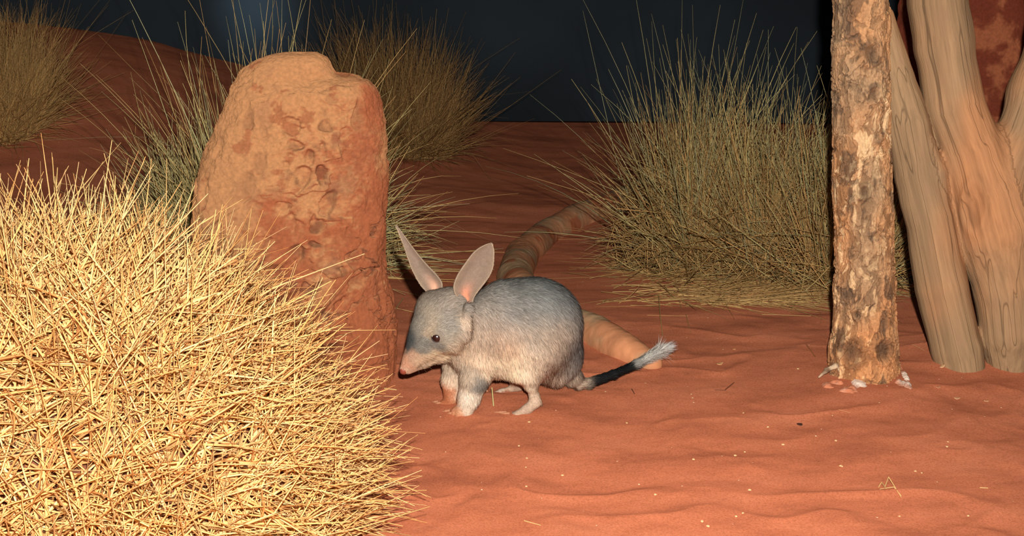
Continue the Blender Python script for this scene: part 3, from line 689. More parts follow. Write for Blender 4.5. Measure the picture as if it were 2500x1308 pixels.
# ------------------------------------------------------------------ the bilby
def bilby():
    R = np.random.default_rng(5)
    S = 1 / 1200.0
    base = G(1220, 985)
    t = thing('bilby', 'grey bilby with long ears, pointed snout and black-and-white tail, standing on red sand', 'bilby', (base[0], 2.72, 0.0))
    def p(x, y, Y): return P(x, y, Y)
    pr = []
    def cap(a, b, k=0.02, ys=1.0):  # a,b = (px,py,Y,r_px)
        pr.append((p(*a[:3]), a[3] * S, p(*b[:3]), b[3] * S, k, ys))
    def ch(pts, k=0.02, ys=1.0):
        for i in range(len(pts) - 1): cap(pts[i], pts[i + 1], k, ys)
    # trunk
    ch([(1305, 793, 2.765, 119), (1245, 800, 2.750, 112), (1180, 822, 2.735, 88), (1135, 812, 2.725, 70)], 0.03, 0.86)
    cap((1300, 850, 2.76, 72), (1350, 864, 2.782, 74), 0.03, 0.9)
    cap((1200, 860, 2.735, 52), (1150, 860, 2.725, 48), 0.03, 0.95)
    # head
    ch([(1102, 772, 2.715, 64), (1070, 782, 2.70, 56), (1047, 822, 2.69, 47), (1030, 850, 2.68, 34), (1008, 878, 2.672, 21), (986, 901, 2.664, 11)], 0.018, 0.80)
    cap((1095, 745, 2.715, 42), (1055, 745, 2.72, 36), 0.02, 1.0)
    ch([(1075, 862, 2.69, 24), (1035, 884, 2.678, 10), (998, 906, 2.668, 6)], 0.012, 0.8)
    cap((1142, 748, 2.674, 9), (1134, 818, 2.656, 11), 0.016)
    # cheek and brow
    cap((1098, 830, 2.672, 32), (1110, 800, 2.68, 34), 0.02)
    cap((1064, 812, 2.664, 13), (1074, 812, 2.664, 13), 0.01)
    # front legs
    nf = G(1128, 1009); ff = G(1090, 985)
    ch([(1172, 880, 2.69, 36), (1158, 925, 2.685, 32), (1146, 968, 2.682, 25), (1134, 1000, 2.680, 21)], 0.016)
    cap((1134, 1001, 2.680, 19), (1112, 1006, 2.680, 13), 0.008)
    ch([(1112, 890, 2.745, 32), (1104, 930, 2.745, 25), (1104, 962, 2.742, 19), (1098, 980, 2.740, 16)], 0.014)
    cap((1098, 981, 2.740, 14), (1080, 987, 2.738, 10), 0.006)
    # toes of the front feet
    for (x0, y0, x1, y1, Y) in ((1112, 1004, 1096, 1013, 2.690), (1112, 1008, 1104, 1017, 2.676), (1120, 1008, 1118, 1018, 2.668)):
        cap((x0, y0, Y, 7.5), (x1, y1, Y, 5.5), 0.004)
    for (x0, y0, x1, y1, Y) in ((1084, 984, 1068, 988, 2.744), (1084, 988, 1074, 994, 2.735)):
        cap((x0, y0, Y, 6), (x1, y1, Y, 4.5), 0.004)
    # near hind leg: thigh, shank to hock, long foot to the toes
    cap((1300, 858, 2.702, 62), (1285, 902, 2.69, 34), 0.045); ch([(1285, 902, 2.69, 32), (1294, 935, 2.690, 15), (1304, 966, 2.696, 10.5)], 0.012)
    ch([(1304, 966, 2.696, 11.5), (1307, 982, 2.696, 12.5), (1288, 998, 2.690, 11), (1262, 1012, 2.684, 10)], 0.010)
    for (x0, y0, x1, y1, Y) in ((1262, 1010, 1232, 1016, 2.690), (1262, 1013, 1240, 1020, 2.680), (1262, 1010, 1248, 1012, 2.695)):
        cap((x0, y0, Y, 8), (x1, y1, Y, 5), 0.005)
    # far hind leg
    ch([(1270, 880, 2.81, 40), (1262, 925, 2.81, 18), (1266, 943, 2.812, 11)], 0.015)
    ch([(1266, 943, 2.812, 10), (1225, 957, 2.806, 8), (1186, 969, 2.802, 7)], 0.008)
    # tail
    ch([(1375, 880, 2.785, 34), (1396, 915, 2.79, 24), (1412, 932, 2.80, 17), (1432, 936, 2.81, 13), (1490, 916, 2.84, 9), (1545, 892, 2.88, 8), (1600, 862, 2.93, 6)], 0.005)
    f, lo, h = field(pr, 0.0022, 0.012)
    V, F = surface_nets(f, lo, h); V = relax(V, F, 2, 0.5)
    V[:, 2] = np.maximum(V[:, 2], gh(V[:, 0], V[:, 1]) - 0.003)
    N = vnormals(V, F)

    # coat anchors: x, y, colour, fur length mm, flow (right, away, up), reach px
    A = [
        (1300, 690, (118, 124, 126), 17, (1, 0, -.1), 46), (1230, 705, (124, 128, 130), 16, (1, 0, 0), 40), (1380, 740, (112, 118, 122), 17, (.6, 0, -1), 40),
        (1415, 830, (112, 117, 122), 17, (.2, 0, -1), 32), (1405, 890, (146, 138, 134), 20, (.2, 0, -1), 26), (1345, 740, (124, 128, 130), 16, (.7, 0, -.7), 36),
        (1270, 760, (138, 136, 134), 16, (.8, 0, -.5), 36), (1215, 765, (150, 142, 136), 16, (.8, 0, -.6), 34), (1175, 740, (150, 146, 142), 14, (.7, 0, -.5), 26),
        (1350, 800, (182, 162, 146), 15, (.5, 0, -1), 34), (1310, 820, (166, 152, 140), 15, (.5, 0, -1), 30), (1250, 830, (192, 164, 142), 16, (.3, 0, -1), 30),
        (1200, 820, (180, 156, 138), 15, (.3, 0, -1), 28), (1165, 800, (168, 150, 136), 14, (.3, 0, -1), 26), (1290, 872, (236, 218, 198), 16, (.2, 0, -1), 26),
        (1245, 885, (236, 214, 188), 17, (.3, 0, -1), 26), (1360, 860, (172, 156, 142), 17, (.3, 0, -1), 30), (1340, 910, (190, 172, 156), 26, (.2, 0, -1), 28),
        (1210, 895, (226, 206, 184), 17, (.3, 0, -1), 20), (1165, 862, (196, 174, 154), 14, (.2, 0, -1), 22), (1130, 850, (214, 190, 166), 13, (.2, 0, -1), 20),
        (1130, 890, (206, 190, 174), 12, (.1, 0, -1), 18), (1168, 918, (120, 118, 116), 11, (.1, 0, -1), 14), (1140, 915, (196, 178, 160), 9, (.1, 0, -1), 13),
        (1150, 960, (232, 220, 206), 7, (0, 0, -1), 16), (1140, 985, (238, 222, 206), 5, (0, 0, -1), 13), (1122, 1004, (222, 160, 122), 3, (-.6, 0, -.6), 11), (1100, 1013, (200, 128, 92), 1.5, (-1, 0, -.2), 9),
        (1100, 925, (218, 202, 184), 8, (0, 0, -1), 14), (1104, 950, (226, 200, 180), 6, (0, 0, -1), 12), (1098, 970, (214, 150, 116), 4, (0, 0, -1), 11), (1080, 990, (196, 120, 84), 1.5, (-1, 0, 0), 9),
        (1298, 930, (226, 208, 188), 5, (.1, 0, -1), 16), (1302, 955, (222, 198, 178), 2.5, (0, 0, -1), 13), (1300, 990, (208, 182, 162), 2.5, (-.6, 0, -.6), 13), (1265, 1010, (204, 176, 156), 2, (-1, 0, 0), 11),
        (1232, 1018, (170, 110, 84), 1.2, (-1, 0, 0), 9), (1262, 925, (226, 170, 140), 5, (0, 0, -1), 11), (1265, 945, (218, 176, 150), 3, (0, 0, -1), 10), (1205, 964, (226, 204, 186), 1.5, (-1, 0, 0), 12),
        # head
        (1070, 725, (144, 136, 128), 7, (.6, 0, .8), 24), (1030, 745, (152, 142, 132), 6, (.6, 0, .9), 22), (1110, 745, (152, 142, 134), 8, (.9, 0, .4), 20),
        (1015, 790, (138, 134, 128), 5, (.5, 0, .9), 18), (1050, 785, (164, 150, 134), 6, (.7, 0, .8), 18), (1100, 785, (146, 142, 136), 8, (1, 0, .4), 20),
        (1001, 835, (74, 80, 84), 4, (.5, 0, .9), 12), (1025, 835, (122, 118, 112), 5, (.8, 0, .5), 13), (1045, 845, (120, 118, 114), 5, (1, 0, .2), 12),
        (1078, 838, (118, 116, 114), 6, (1, 0, 0), 10), (1048, 806, (176, 156, 134), 5, (.8, 0, .5), 8), (1095, 815, (170, 156, 142), 7, (1, 0, 0), 14), (1138, 775, (226, 204, 184), 8, (.1, 0, -1), 12), (1132, 810, (176, 158, 142), 11, (.5, 0, -.8), 16),
        (1060, 866, (222, 196, 166), 5, (1, 0, .1), 13), (1085, 858, (216, 192, 166), 7, (1, 0, -.1), 12), (1030, 876, (214, 182, 154), 3, (1, 0, .2), 11), (1010, 868, (196, 158, 134), 2, (1, 0, .4), 9),
        (993, 884, (216, 160, 132), 1.2, (.8, 0, .5), 9), (1000, 904, (218, 176, 150), 1.5, (1, 0, .2), 8), (1038, 881, (128, 102, 84), 4, (1, 0, .1), 3.2), (1020, 889, (134, 104, 86), 3, (1, 0, .1), 3.0), (1056, 874, (140, 112, 92), 4, (1, 0, .1), 3.2), (1045, 892, (212, 190, 168), 6, (.9, 0, -.3), 10), (1080, 885, (206, 184, 162), 9, (.6, 0, -.7), 12),
        # tail
        (1400, 930, (176, 158, 142), 12, (.3, 0, -1), 14), (1425, 942, (214, 196, 180), 10, (1, .3, 0), 11), (1450, 932, (30, 33, 36), 13, (1, .5, .1), 13), (1490, 916, (26, 30, 33), 16, (1, .6, .1), 20),
        (1535, 896, (28, 32, 35), 18, (1, .6, .1), 16), (1560, 883, (222, 222, 220), 26, (1, .6, .35), 12), (1605, 858, (236, 236, 234), 40, (1, .6, .4), 24),
    ]
    Yof = lambda x: np.interp(x, [970, 1100, 1300, 1400, 1450, 1600], [2.67, 2.70, 2.73, 2.78, 2.82, 2.93])
    AP = np.array([P(q[0], q[1], Yof(q[0]) - (0.05 if 1150 < q[0] < 1400 and q[1] < 900 else 0.02)) for q in A])
    AC = np.array([srgb(*q[2]) for q in A]) * np.array([1.12, 1.09, 1.03]); AL = np.array([q[3] for q in A]) * 1e-3; AL = np.where((AL > .0025) & (AL < .0095), AL * 1.3 + .001, AL)
    AD = nrm(np.array([q[4] for q in A], float)); AS = np.array([q[5] for q in A]) * S * 0.9
    def coat(Q):
        D = np.zeros((len(Q), len(A)))
        dx = Q[:, None, 0] - AP[None, :, 0]; dz = Q[:, None, 2] - AP[None, :, 2]
        D = (dx * dx + dz * dz) / (AS[None] ** 2)
        W = np.exp(-0.5 * D) + 1e-6 / (1 + D); W /= W.sum(1, keepdims=True)
        return W @ AC, W @ AL, nrm(W @ AD)
    # mottled edge between colours
    J = np.stack([fbm(V * 55, 3, 1), 0 * V[:, 0], fbm(V * 55, 3, 2)], 1) * 0.012
    C, L, D = coat(V + J)
    fl = nrm(D - (D * N).sum(1, keepdims=True) * N)
    stk = fbm(V * 260 - 0.88 * 260 * fl * (V * fl).sum(1, keepdims=True), 3, 9)
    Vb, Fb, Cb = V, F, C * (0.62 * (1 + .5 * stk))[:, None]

    # ears: leaf-shaped cupped shells rooted in the head
    def ear(rows, cup, tint_in, tint_base, Yb, Yt, sgn, seed):
        rows = np.array(rows, float); nr, nc = 44, 22
        tt = np.linspace(0, 1, nr); ti = np.linspace(0, 1, len(rows))
        rs = np.stack([np.interp(tt, ti, rows[:, k]) for k in range(4)], 1)
        for _ in range(3): rs[1:-1] = (rs[:-2] + 2 * rs[1:-1] + rs[2:]) / 4
        vv = np.linspace(-1, 1, nc); G_ = np.zeros((nr, nc, 3)); Cc = np.zeros((nr, nc, 3))
        for i in range(nr):
            Y = Yb + (Yt - Yb) * tt[i]
            a = P(rs[i, 0], rs[i, 1], Y); b = P(rs[i, 2], rs[i, 3], Y); wd = np.linalg.norm(b - a)
            for j in range(nc):
                s = (vv[j] + 1) / 2; q = a * (1 - s) + b * s
                q[1] += cup * wd * (1 - vv[j] ** 2) * (1 - .5 * tt[i])
                G_[i, j] = q
            edge = np.abs(vv) ** 4
            base_k = np.exp(-(tt[i] / 0.17) ** 2) * np.exp(-((vv - .1) * 2.2) ** 2)
            Cc[i] = tint_in[None] * (1 - base_k[:, None]) + tint_base[None] * base_k[:, None]
            Cc[i] = Cc[i] * (1 - .15 * edge[:, None]) + .15 * edge[:, None] * srgb(230, 205, 170)
        Vf = G_.reshape(-1, 3); idx = np.arange(nr * nc).reshape(nr, nc)
        Ff = np.stack([idx[:-1, :-1], idx[:-1, 1:], idx[1:, 1:], idx[1:, :-1]], -1).reshape(-1, 4)
        Nf = vnormals(Vf, Ff)
        if Nf[:, 1].mean() > 0: Nf = -Nf; Ff = Ff[:, ::-1]
        Vb_ = Vf - Nf * 0.0022
        rim = np.concatenate([idx[0, :], idx[1:, -1], idx[-1, -2::-1], idx[-2:0:-1, 0]])
        rj = np.roll(rim, -1); M = nr * nc
        Rf = np.stack([rim, rj, rj + M, rim + M], 1)
        c0 = Vf.mean(0); allv = np.vstack([Vf, Vb_]); rn = np.cross(allv[Rf[:, 2]] - allv[Rf[:, 0]], allv[Rf[:, 3]] - allv[Rf[:, 1]])
        bad = (rn * (allv[Rf].mean(1) - c0)).sum(1) < 0; Rf[bad] = Rf[bad][:, ::-1]
        Cf = Cc.reshape(-1, 3) * (1 + .16 * fbm(Vf * 160, 3, seed))[:, None]
        back = np.tile(srgb(150, 132, 118), (M, 1))
        return np.vstack([Vf, Vb_]), np.vstack([Ff, (Ff + M)[:, ::-1], Rf]), np.vstack([Cf, back]), (Vf, Nf, Cf, Vb_)
    near = [(1128, 745, 1150, 745), (1108, 712, 1158, 722), (1108, 694, 1172, 704), (1116, 674, 1186, 687), (1127, 656, 1198, 668), (1140, 638, 1204, 650), (1153, 620, 1206, 630), (1168, 607, 1206, 612), (1186, 598, 1203, 600), (1196, 595, 1200, 596)]
    far = [(1042, 712, 1078, 708), (1030, 700, 1080, 692), (1018, 682, 1068, 674), (1009, 664, 1054, 660), (1001, 645, 1038, 643), (994, 624, 1022, 624), (987, 603, 1006, 603), (980, 584, 993, 585), (974, 568, 981, 568), (968, 553, 970, 553)]
    tin = srgb(134, 116, 102)
    e1 = ear(near, .30, tin, srgb(226, 142, 108), 2.69, 2.70, 1, 3)
    e2 = ear(far, .30, tin, srgb(222, 168, 140), 2.73, 2.745, 1, 4)
    allV = [Vb]; allF = [Fb]; allC = [Cb]; off = len(Vb)
    for e in (e1, e2):
        allV.append(e[0]); allF.append(e[1] + off); allC.append(e[2]); off += len(e[0])
    SKIN = mat_col('bilby_skin', 0.65, 0.2, vary=0.12, vscale=300, bump=0.15, bscale=500, bdist=0.001)
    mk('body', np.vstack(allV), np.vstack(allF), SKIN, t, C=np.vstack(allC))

    # fur: short tapering strands laid along the coat
    FUR = mat_col('bilby_fur', 0.45, 0.35)
    nt_ = FUR.node_tree; tr = nd(nt_, 'ShaderNodeBsdfTranslucent'); ms = nd(nt_, 'ShaderNodeMixShader'); ms.inputs[0].default_value = 0.25
    at = [n_ for n_ in nt_.nodes if n_.type == 'ATTRIBUTE'][0]; nt_.links.new(at.outputs['Color'], tr.inputs['Color'])
    nt_.links.new(nt_.nodes['Principled BSDF'].outputs[0], ms.inputs[1]); nt_.links.new(tr.outputs[0], ms.inputs[2]); nt_.links.new(ms.outputs[0], nt_.nodes['Material Output'].inputs['Surface'])
    def strands(Q, NN, LL, DD, CC, wd, lift, curl, seed, name, parent=t):
        RR = np.random.default_rng(seed); n = len(Q)
        tang = DD - (DD * NN).sum(1, keepdims=True) * NN; tang = nrm(tang + RR.normal(0, curl, (n, 3)))
        tang = nrm(tang - (tang * NN).sum(1, keepdims=True) * NN)
        side = nrm(np.cross(NN, tang)); side = nrm(side + RR.normal(0, .25, (n, 3)))
        ts = np.array([0, .35, .7, 1.0]); W = np.array([1, .95, .65, .12])
        lf = lift * (1 + RR.normal(0, .35, n)).clip(.2, 2.5)
        P0 = Q - NN * 0.0008
        vs = []
        for k, s in enumerate(ts):
            c = P0 + tang * (LL * s)[:, None] + NN * (LL * lf * (s - .35 * s * s))[:, None] + np.array([0, 0, -1.]) * (LL * .10 * s * s)[:, None]
            vs += [c - side * (wd * W[k])[:, None], c + side * (wd * W[k])[:, None]]
        VV = np.stack(vs, 1); idx = np.arange(n * 8).reshape(n, 8)
        FF = np.concatenate([idx[:, [2, 3, 1, 0]], idx[:, [4, 5, 3, 2]], idx[:, [6, 7, 5, 4]]])
        var = (1 + RR.normal(0, .22, (n, 1))).clip(.35, 1.8)
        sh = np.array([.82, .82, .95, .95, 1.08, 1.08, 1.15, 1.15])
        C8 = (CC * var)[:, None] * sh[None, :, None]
        nn = nrm(NN[:, None] + 0.22 * RR.normal(0, 1, (n, 1, 3)) + 0 * VV)
        nn = nrm(np.where(True, nn + tang[:, None] * 0.15, nn))
        return mk(name, VV.reshape(-1, 3), FF, FUR, parent, C=C8.reshape(-1, 3), normals=nn.reshape(-1, 3))
    fa = 0.5 * np.linalg.norm(np.cross(V[F[:, 2]] - V[F[:, 0]], V[F[:, 3]] - V[F[:, 1]]), axis=1)
    Lf = L[F].mean(1)
    prob = fa * np.where(Lf < .004, 1.6, 1.0) * np.where(V[F[:, 0], 0] > P(1430, 920, 2.8)[0], 2.4, 1.0); prob = prob / prob.sum()
    def sample(n, seed):
        RR = np.random.default_rng(seed); fi = RR.choice(len(F), n, p=prob)
        u, v = RR.random((2, n, 1)); q = F[fi]
        Q = V[q[:, 0]] * (1 - u) * (1 - v) + V[q[:, 1]] * u * (1 - v) + V[q[:, 2]] * u * v + V[q[:, 3]] * (1 - u) * v
        NN = nrm(N[q].mean(1)); J = np.stack([fbm(Q * 55, 3, 1), 0 * Q[:, 0], fbm(Q * 55, 3, 2)], 1) * 0.010
        c_, l_, d_ = coat(Q + J); return Q, NN, c_, l_, d_
    Q, NN, c_, l_, d_ = sample(150000, 1)
    # no fur on the eye, the nose pad, or under the paws
    eye = P(1067, 822, 2.655)
    keep = (np.linalg.norm(Q - eye, axis=1) > 0.0130) & (Q[:, 2] > gh(Q[:, 0], Q[:, 1]) + .002) & (np.linalg.norm(Q - P(984, 904, 2.66), axis=1) > 0.011)
    Q, NN, c_, l_, d_ = Q[keep], NN[keep], c_[keep], l_[keep], d_[keep]
    flow = d_ - (d_ * NN).sum(1, keepdims=True) * NN; flow = nrm(flow)
    clump = fbm(Q * 260 - 0.88 * 260 * flow * (Q * flow).sum(1, keepdims=True), 3, 9)
    l_ = l_ * R.uniform(.65, 1.15, len(Q)); c_ = c_ * (1 + .42 * clump + .28 * fbm(Q * np.array([30, 30, 45]), 3, 13))[:, None]
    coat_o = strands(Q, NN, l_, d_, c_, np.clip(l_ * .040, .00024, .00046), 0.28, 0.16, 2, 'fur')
    # ear fluff: very short hairs on both faces
    for e, nm in ((e1, 'ear_fuzz'), (e2, 'ear_fuzz')):
        Vf, Nf, Cf, Vk = e[3]; m_ = 9000; nr, nc = 44, 22
        ri = R.integers(0, nr - 1, m_); ci = R.integers(0, nc - 1, m_); u, v_ = R.random((2, m_, 1)); ii = ri * nc + ci
        bil = lambda Z: Z[ii] * (1 - u) * (1 - v_) + Z[ii + nc] * u * (1 - v_) + Z[ii + 1] * (1 - u) * v_ + Z[ii + nc + 1] * u * v_
        q_ = bil(Vf); n_ = nrm(bil(Nf)); up_ = nrm(Vf[np.minimum(ii + nc, len(Vf) - 1)] - Vf[ii] + 1e-9)
        ed = np.abs(ci / (nc - 2.) * 2 - 1)[:, None] ** 5
        cc_ = bil(Cf) * R.choice([.45, .8, 1.15], (m_, 1)) * (1 - ed) + ed * srgb(225, 200, 165)
        strands(q_, n_, R.uniform(.002, .0045, m_), up_, cc_, np.full(m_, .00032), .22, .35, 31, nm).parent = coat_o
    # soft white brush at the tail tip
    n = 3200; tl = R.uniform(0, 1, n) ** .8
    a, b = P(1550, 888, 2.885), P(1610, 858, 2.94); ax = nrm((b - a)[None])[0]
    rad = nrm(R.normal(0, 1, (n, 3))); rad = nrm(rad - (rad @ ax)[:, None] * ax)
    q = a + (b - a) * tl[:, None] + rad * 0.006
    tipdir = nrm(P(1660, 828, 3.0)[None] - b[None])[0]
    strands(q, rad, R.uniform(.028, .070, n) * (1 - .35 * (rad[:, 0] ** 2)), np.tile(tipdir, (n, 1)), np.tile(srgb(232, 232, 230), (n, 1)), np.full(n, .00035), .09, .07, 8, 'tail_brush').parent = coat_o

    # eyes
    def ball(c, r, nu=40, nv=24, sc_=(1, 1, 1)):
        th = np.linspace(0, 2 * math.pi, nu, endpoint=False); ph = np.linspace(-math.pi / 2, math.pi / 2, nv)
        TH, PH = np.meshgrid(th, ph); v = np.stack([np.cos(TH) * np.cos(PH), np.sin(TH) * np.cos(PH), np.sin(PH)], -1).reshape(-1, 3) * r * np.array(sc_) + c
        i = np.arange(nu * nv).reshape(nv, nu); j = np.roll(i, -1, 1)
        return v, np.stack([i[:-1], j[:-1], j[1:], i[1:]], -1).reshape(-1, 4)
    EYE, nt, b_ = mat_new('dark_wet_eye')
    b_.inputs['Base Color'].default_value = (0.030, 0.010, 0.008, 1); b_.inputs['Roughness'].default_value = 0.2; b_.inputs['Specular IOR Level'].default_value = 0.9; b_.inputs['Coat Weight'].default_value = 1.0; b_.inputs['Coat Roughness'].default_value = 0.2
    v, f_ = ball(P(1067, 822, 2.661), 0.0120); o = mk('eye', v, f_, EYE, t); o['label'] = 'near round dark glossy eye'
    LID = mat_plain('eyelid_skin', srgb(70, 58, 54), .6, .3)
    ec = P(1067, 822, 2.6555); ax1 = nrm(np.array([[1.0, 0.1, 0]]))[0]; nn_ = nrm((np.array([0, 0, H]) - ec)[None])[0]; ax1 = nrm((ax1 - (ax1 @ nn_) * nn_)[None])[0]; ax2 = np.cross(nn_, ax1)
    a_ = np.linspace(0, 2 * math.pi, 48, endpoint=False); b2 = np.linspace(0, 2 * math.pi, 10, endpoint=False); A1, B1 = np.meshgrid(a_, b2, indexing='ij')
    rr_ = 0.0114 + 0.0011 * np.cos(B1); v = ec + (np.cos(A1) * rr_)[..., None] * ax1 + (np.sin(A1) * rr_ * .92)[..., None] * ax2 + (0.0012 * np.sin(B1))[..., None] * nn_
    i = np.arange(480).reshape(48, 10); F_ = np.stack([i, np.roll(i, -1, 0), np.roll(np.roll(i, -1, 0), -1, 1), np.roll(i, -1, 1)], -1).reshape(-1, 4)
    mk('eyelid', v.reshape(-1, 3), F_, LID, t).parent = o
    v, f_ = ball(P(1033, 812, 2.735), 0.0085); mk('eye', v, f_, EYE, t)
    # nose pad with nostril dents
    NOSE = mat_plain('pink_nose', srgb(150, 74, 56), .5, .35)
    v, f_ = ball(P(985, 904, 2.663), 0.0080, 60, 40, (1.0, .9, 1.08))
    v = v + nrm(v - P(984, 905, 2.662)) * (0.0007 * fbm(v * 300, 3, 5))[:, None]
    for nx, ny, nY in ((976, 906, 2.651), (990, 910, 2.650)):
        c = P(nx, ny, nY); e = np.linalg.norm(v - c, axis=1); v = v - nrm(v - P(984, 905, 2.662)) * (0.0028 * np.exp(-(e / .0028) ** 2))[:, None]
    mk('nose', v, f_, NOSE, t)
    # claws
    CLAW = mat_plain('horn_claw', srgb(176, 120, 88), .5, .3)
    for (x0, y0, x1, y1, Y, r) in ((1096, 1013, 1080, 1018, 2.688, 4), (1104, 1017, 1092, 1021, 2.676, 4), (1118, 1017, 1110, 1022, 2.668, 3.5), (1068, 988, 1055, 991, 2.744, 3.5), (1074, 994, 1062, 998, 2.735, 3.5),
                                   (1234, 1017, 1206, 1021, 2.688, 4), (1242, 1020, 1222, 1024, 2.679, 3.5), (1190, 968, 1176, 971, 2.800, 3)):
        a = p(x0, y0, Y); b = p(x1, y1, Y); mdl = (a + b) / 2 + np.array([0, 0, .0025])
        for q_ in (a, b, mdl): q_[2] = max(q_[2], float(gh(q_[0], q_[1])) + .0015)
        v, q = surface_nets(*(lambda z: (z[0], z[1], z[2]))(field([(a, r * S, mdl, r * S * .8, .002, 1.), (mdl, r * S * .8, b, r * S * .25, .002, 1.)], .0009, .006)))
        mk('claw', v, q, CLAW, t)
    # whiskers
    W_ = mat_plain('whisker', srgb(120, 105, 90), .5, .3)
    spec = [(1040, 868, 1120, 895, 2.655), (1045, 862, 1150, 886, 2.65), (1030, 880, 1075, 915, 2.65), (1022, 884, 1050, 922, 2.65), (1035, 872, 1135, 905, 2.645), (1015, 888, 1030, 918, 2.655)]
    for k, (x0, y0, x1, y1, Y) in enumerate(spec):
        a = P(x0, y0, Y + .008)[None]; b = P(x1, y1, Y - .02)[None]; d = b - a; Ln = np.linalg.norm(d, axis=1)
        v, f_, _ = blade_mesh(a, d / Ln[:, None], Ln, np.array([.1]), np.array([.00022]), a * 0, a * 0, 6, None, k, False); mk('whisker', v, f_, W_, t)
bilby()

# ------------------------------------------------------------------ litter on the sand
STRAW = mat_col('dry_straw', 0.6, 0.25)
def stick(pts, r, col, label, group=None, name='straw', lift=0.0, cat='straw'):
    q = [G(x, y) + np.array([0, 0, r + l + lift]) for x, y, l in pts]
    prims = [(q[i], r, q[i + 1], r * .85, .0004, 1.0) for i in range(len(q) - 1)]
    V = []; Fs = []; off = 0
    for a, ra, b, rb, _, _ in prims:
        d = nrm((b - a)[None])[0]; s1 = nrm(np.cross(d, [0.1, 0.2, 1.0])[None])[0]; s2 = np.cross(d, s1)
        for c, rr in ((a, ra), (b, rb)):
            for k in range(5): V.append(c + rr * (math.cos(k * 1.2566) * s1 + math.sin(k * 1.2566) * s2))
        for k in range(5): Fs.append((off + k, off + (k + 1) % 5, off + 5 + (k + 1) % 5, off + 5 + k))
        off += 10
    V = np.array(V)
    return tag(mk(name, V, np.array(Fs), STRAW, origin=tuple(q[0]), C=np.tile(srgb(*col), (len(V), 1))), label, cat, group)
S1 = (214, 176, 118)
stick([(2145, 1190, 0), (2152, 1183, .004), (2160, 1195, .004), (2168, 1180, .012), (2200, 1214, 0)], .0011, S1, 'folded pale straw lying alone on the sand at lower right')
stick([(2148, 1196, .001), (2160, 1194, .001), (2182, 1192, .002), (2200, 1212, .001)], .0009, S1, 'thin bent straw crossing the folded straw at lower right')
stick([(1205, 992, 0), (1201, 975, .025)], .0016, (196, 184, 128), 'short green-yellow straw standing in the sand under the belly of the bilby')
stick([(1280, 1272, 0), (1320, 1283, 0)], .0010, S1, 'single straight straw at the bottom edge right of the hummock')
stick([(938, 949, 0), (968, 953, 0)], .0016, (206, 176, 118), 'short straw lying at the foot of the termite mound')
stick([(966, 756, 0), (984, 738, .01)], .0016, (176, 146, 96), 'short straw beside the right edge of the termite mound')
stick([(1608, 735, .015), (1612, 780, .006), (1618, 822, 0)], .0012, (196, 162, 100), 'long thin straw reaching down the sand above the white tail tip')
stick([(1675, 770, .002), (1685, 812, 0)], .0010, (190, 150, 95), 'thin straw pointing away just right of the tail tip')
stick([(1968, 842, 0), (1990, 872, 0)], .0013, (170, 110, 70), 'reddish twig on the sand left of the bark trunk', name='twig', cat='twig')
stick([(1746, 952, 0), (1770, 955, .002), (1792, 935, 0)], .0013, (130, 80, 58), 'curved brown twig half sunk in the open sand', name='twig', cat='twig')
stick([(1542, 950, 0), (1549, 962, 0)], .0009, (70, 50, 45), 'tiny dark twig on the sand below the tail', name='twig', cat='twig')
stick([(2048, 1000, 0), (2075, 1008, 0)], .0009, (186, 130, 90), 'faint thin straw on the sand below the bark trunk')
stick([(2392, 1191, 0), (2412, 1192, 0)], .0009, S1, 'small straight straw near the right edge of the picture')
stick([(2228, 842, 0), (2256, 856, 0)], .0012, (180, 130, 88), 'straw between the bark trunk and the dead wood')
stick([(1580, 770, 0), (1680, 772, 0)], .0010, (176, 130, 85), 'long straw flat on the sand in front of the straw mat')
stick([(1860, 768, 0), (1980, 772, 0)], .0010, (186, 146, 96), 'long straw flat on the sand left of the trunk foot')
# bark chips and leaf flakes
def flake(px, py, rpx, col, label, name='bark_chip', cat='bark chip', seed=0, tilt=0.2, asp=.5, group=None):
    RR = np.random.default_rng(seed + 900); c = G(px, py); r = px2m(rpx, c[1]); n = 28
    a = np.linspace(0, 2 * math.pi, n, endpoint=False); rad = r * (1 + .32 * fbm(np.stack([np.cos(a) * 1.6, np.sin(a) * 1.6, a * 0 + seed * 3.1], 1), 3, 5))
    az = RR.uniform(-.6, .6); ring = []
    th = max(.0012, r * .08)
    for lev, s in ((0, .95), (th, 1.0), (th * 1.4, .75), (th * 1.2, .35)):
        x = np.cos(a) * rad * s; y = np.sin(a) * rad * s * asp * 1.6
        ring.append(np.stack([x * math.cos(az) - y * math.sin(az), x * math.sin(az) + y * math.cos(az), lev + tilt * x + .25 * r * (x / r) ** 2 + 0 * y], 1))
    V = np.vstack(ring); V[:, 2] -= V[:, 2].min() + .0008
    V = V + c; i = np.arange(4 * n).reshape(4, n); j = np.roll(i, -1, 1)
    F = np.stack([i[:-1], j[:-1], j[1:], i[1:]], -1).reshape(-1, 4)
    V = np.vstack([V, V[-n:].mean(0), V[:n].mean(0)])
    T = np.vstack([np.stack([i[-1], j[-1], np.full(n, 4 * n)], 1), np.stack([j[0], i[0], np.full(n, 4 * n + 1)], 1)])
    C = np.tile(srgb(*col), (len(V), 1)) * (1 + .2 * fbm(V * 150, 3, 4))[:, None]
    return tag(mk(name, V, [F, T], STRAW, origin=tuple(c), C=C), label, cat, group)
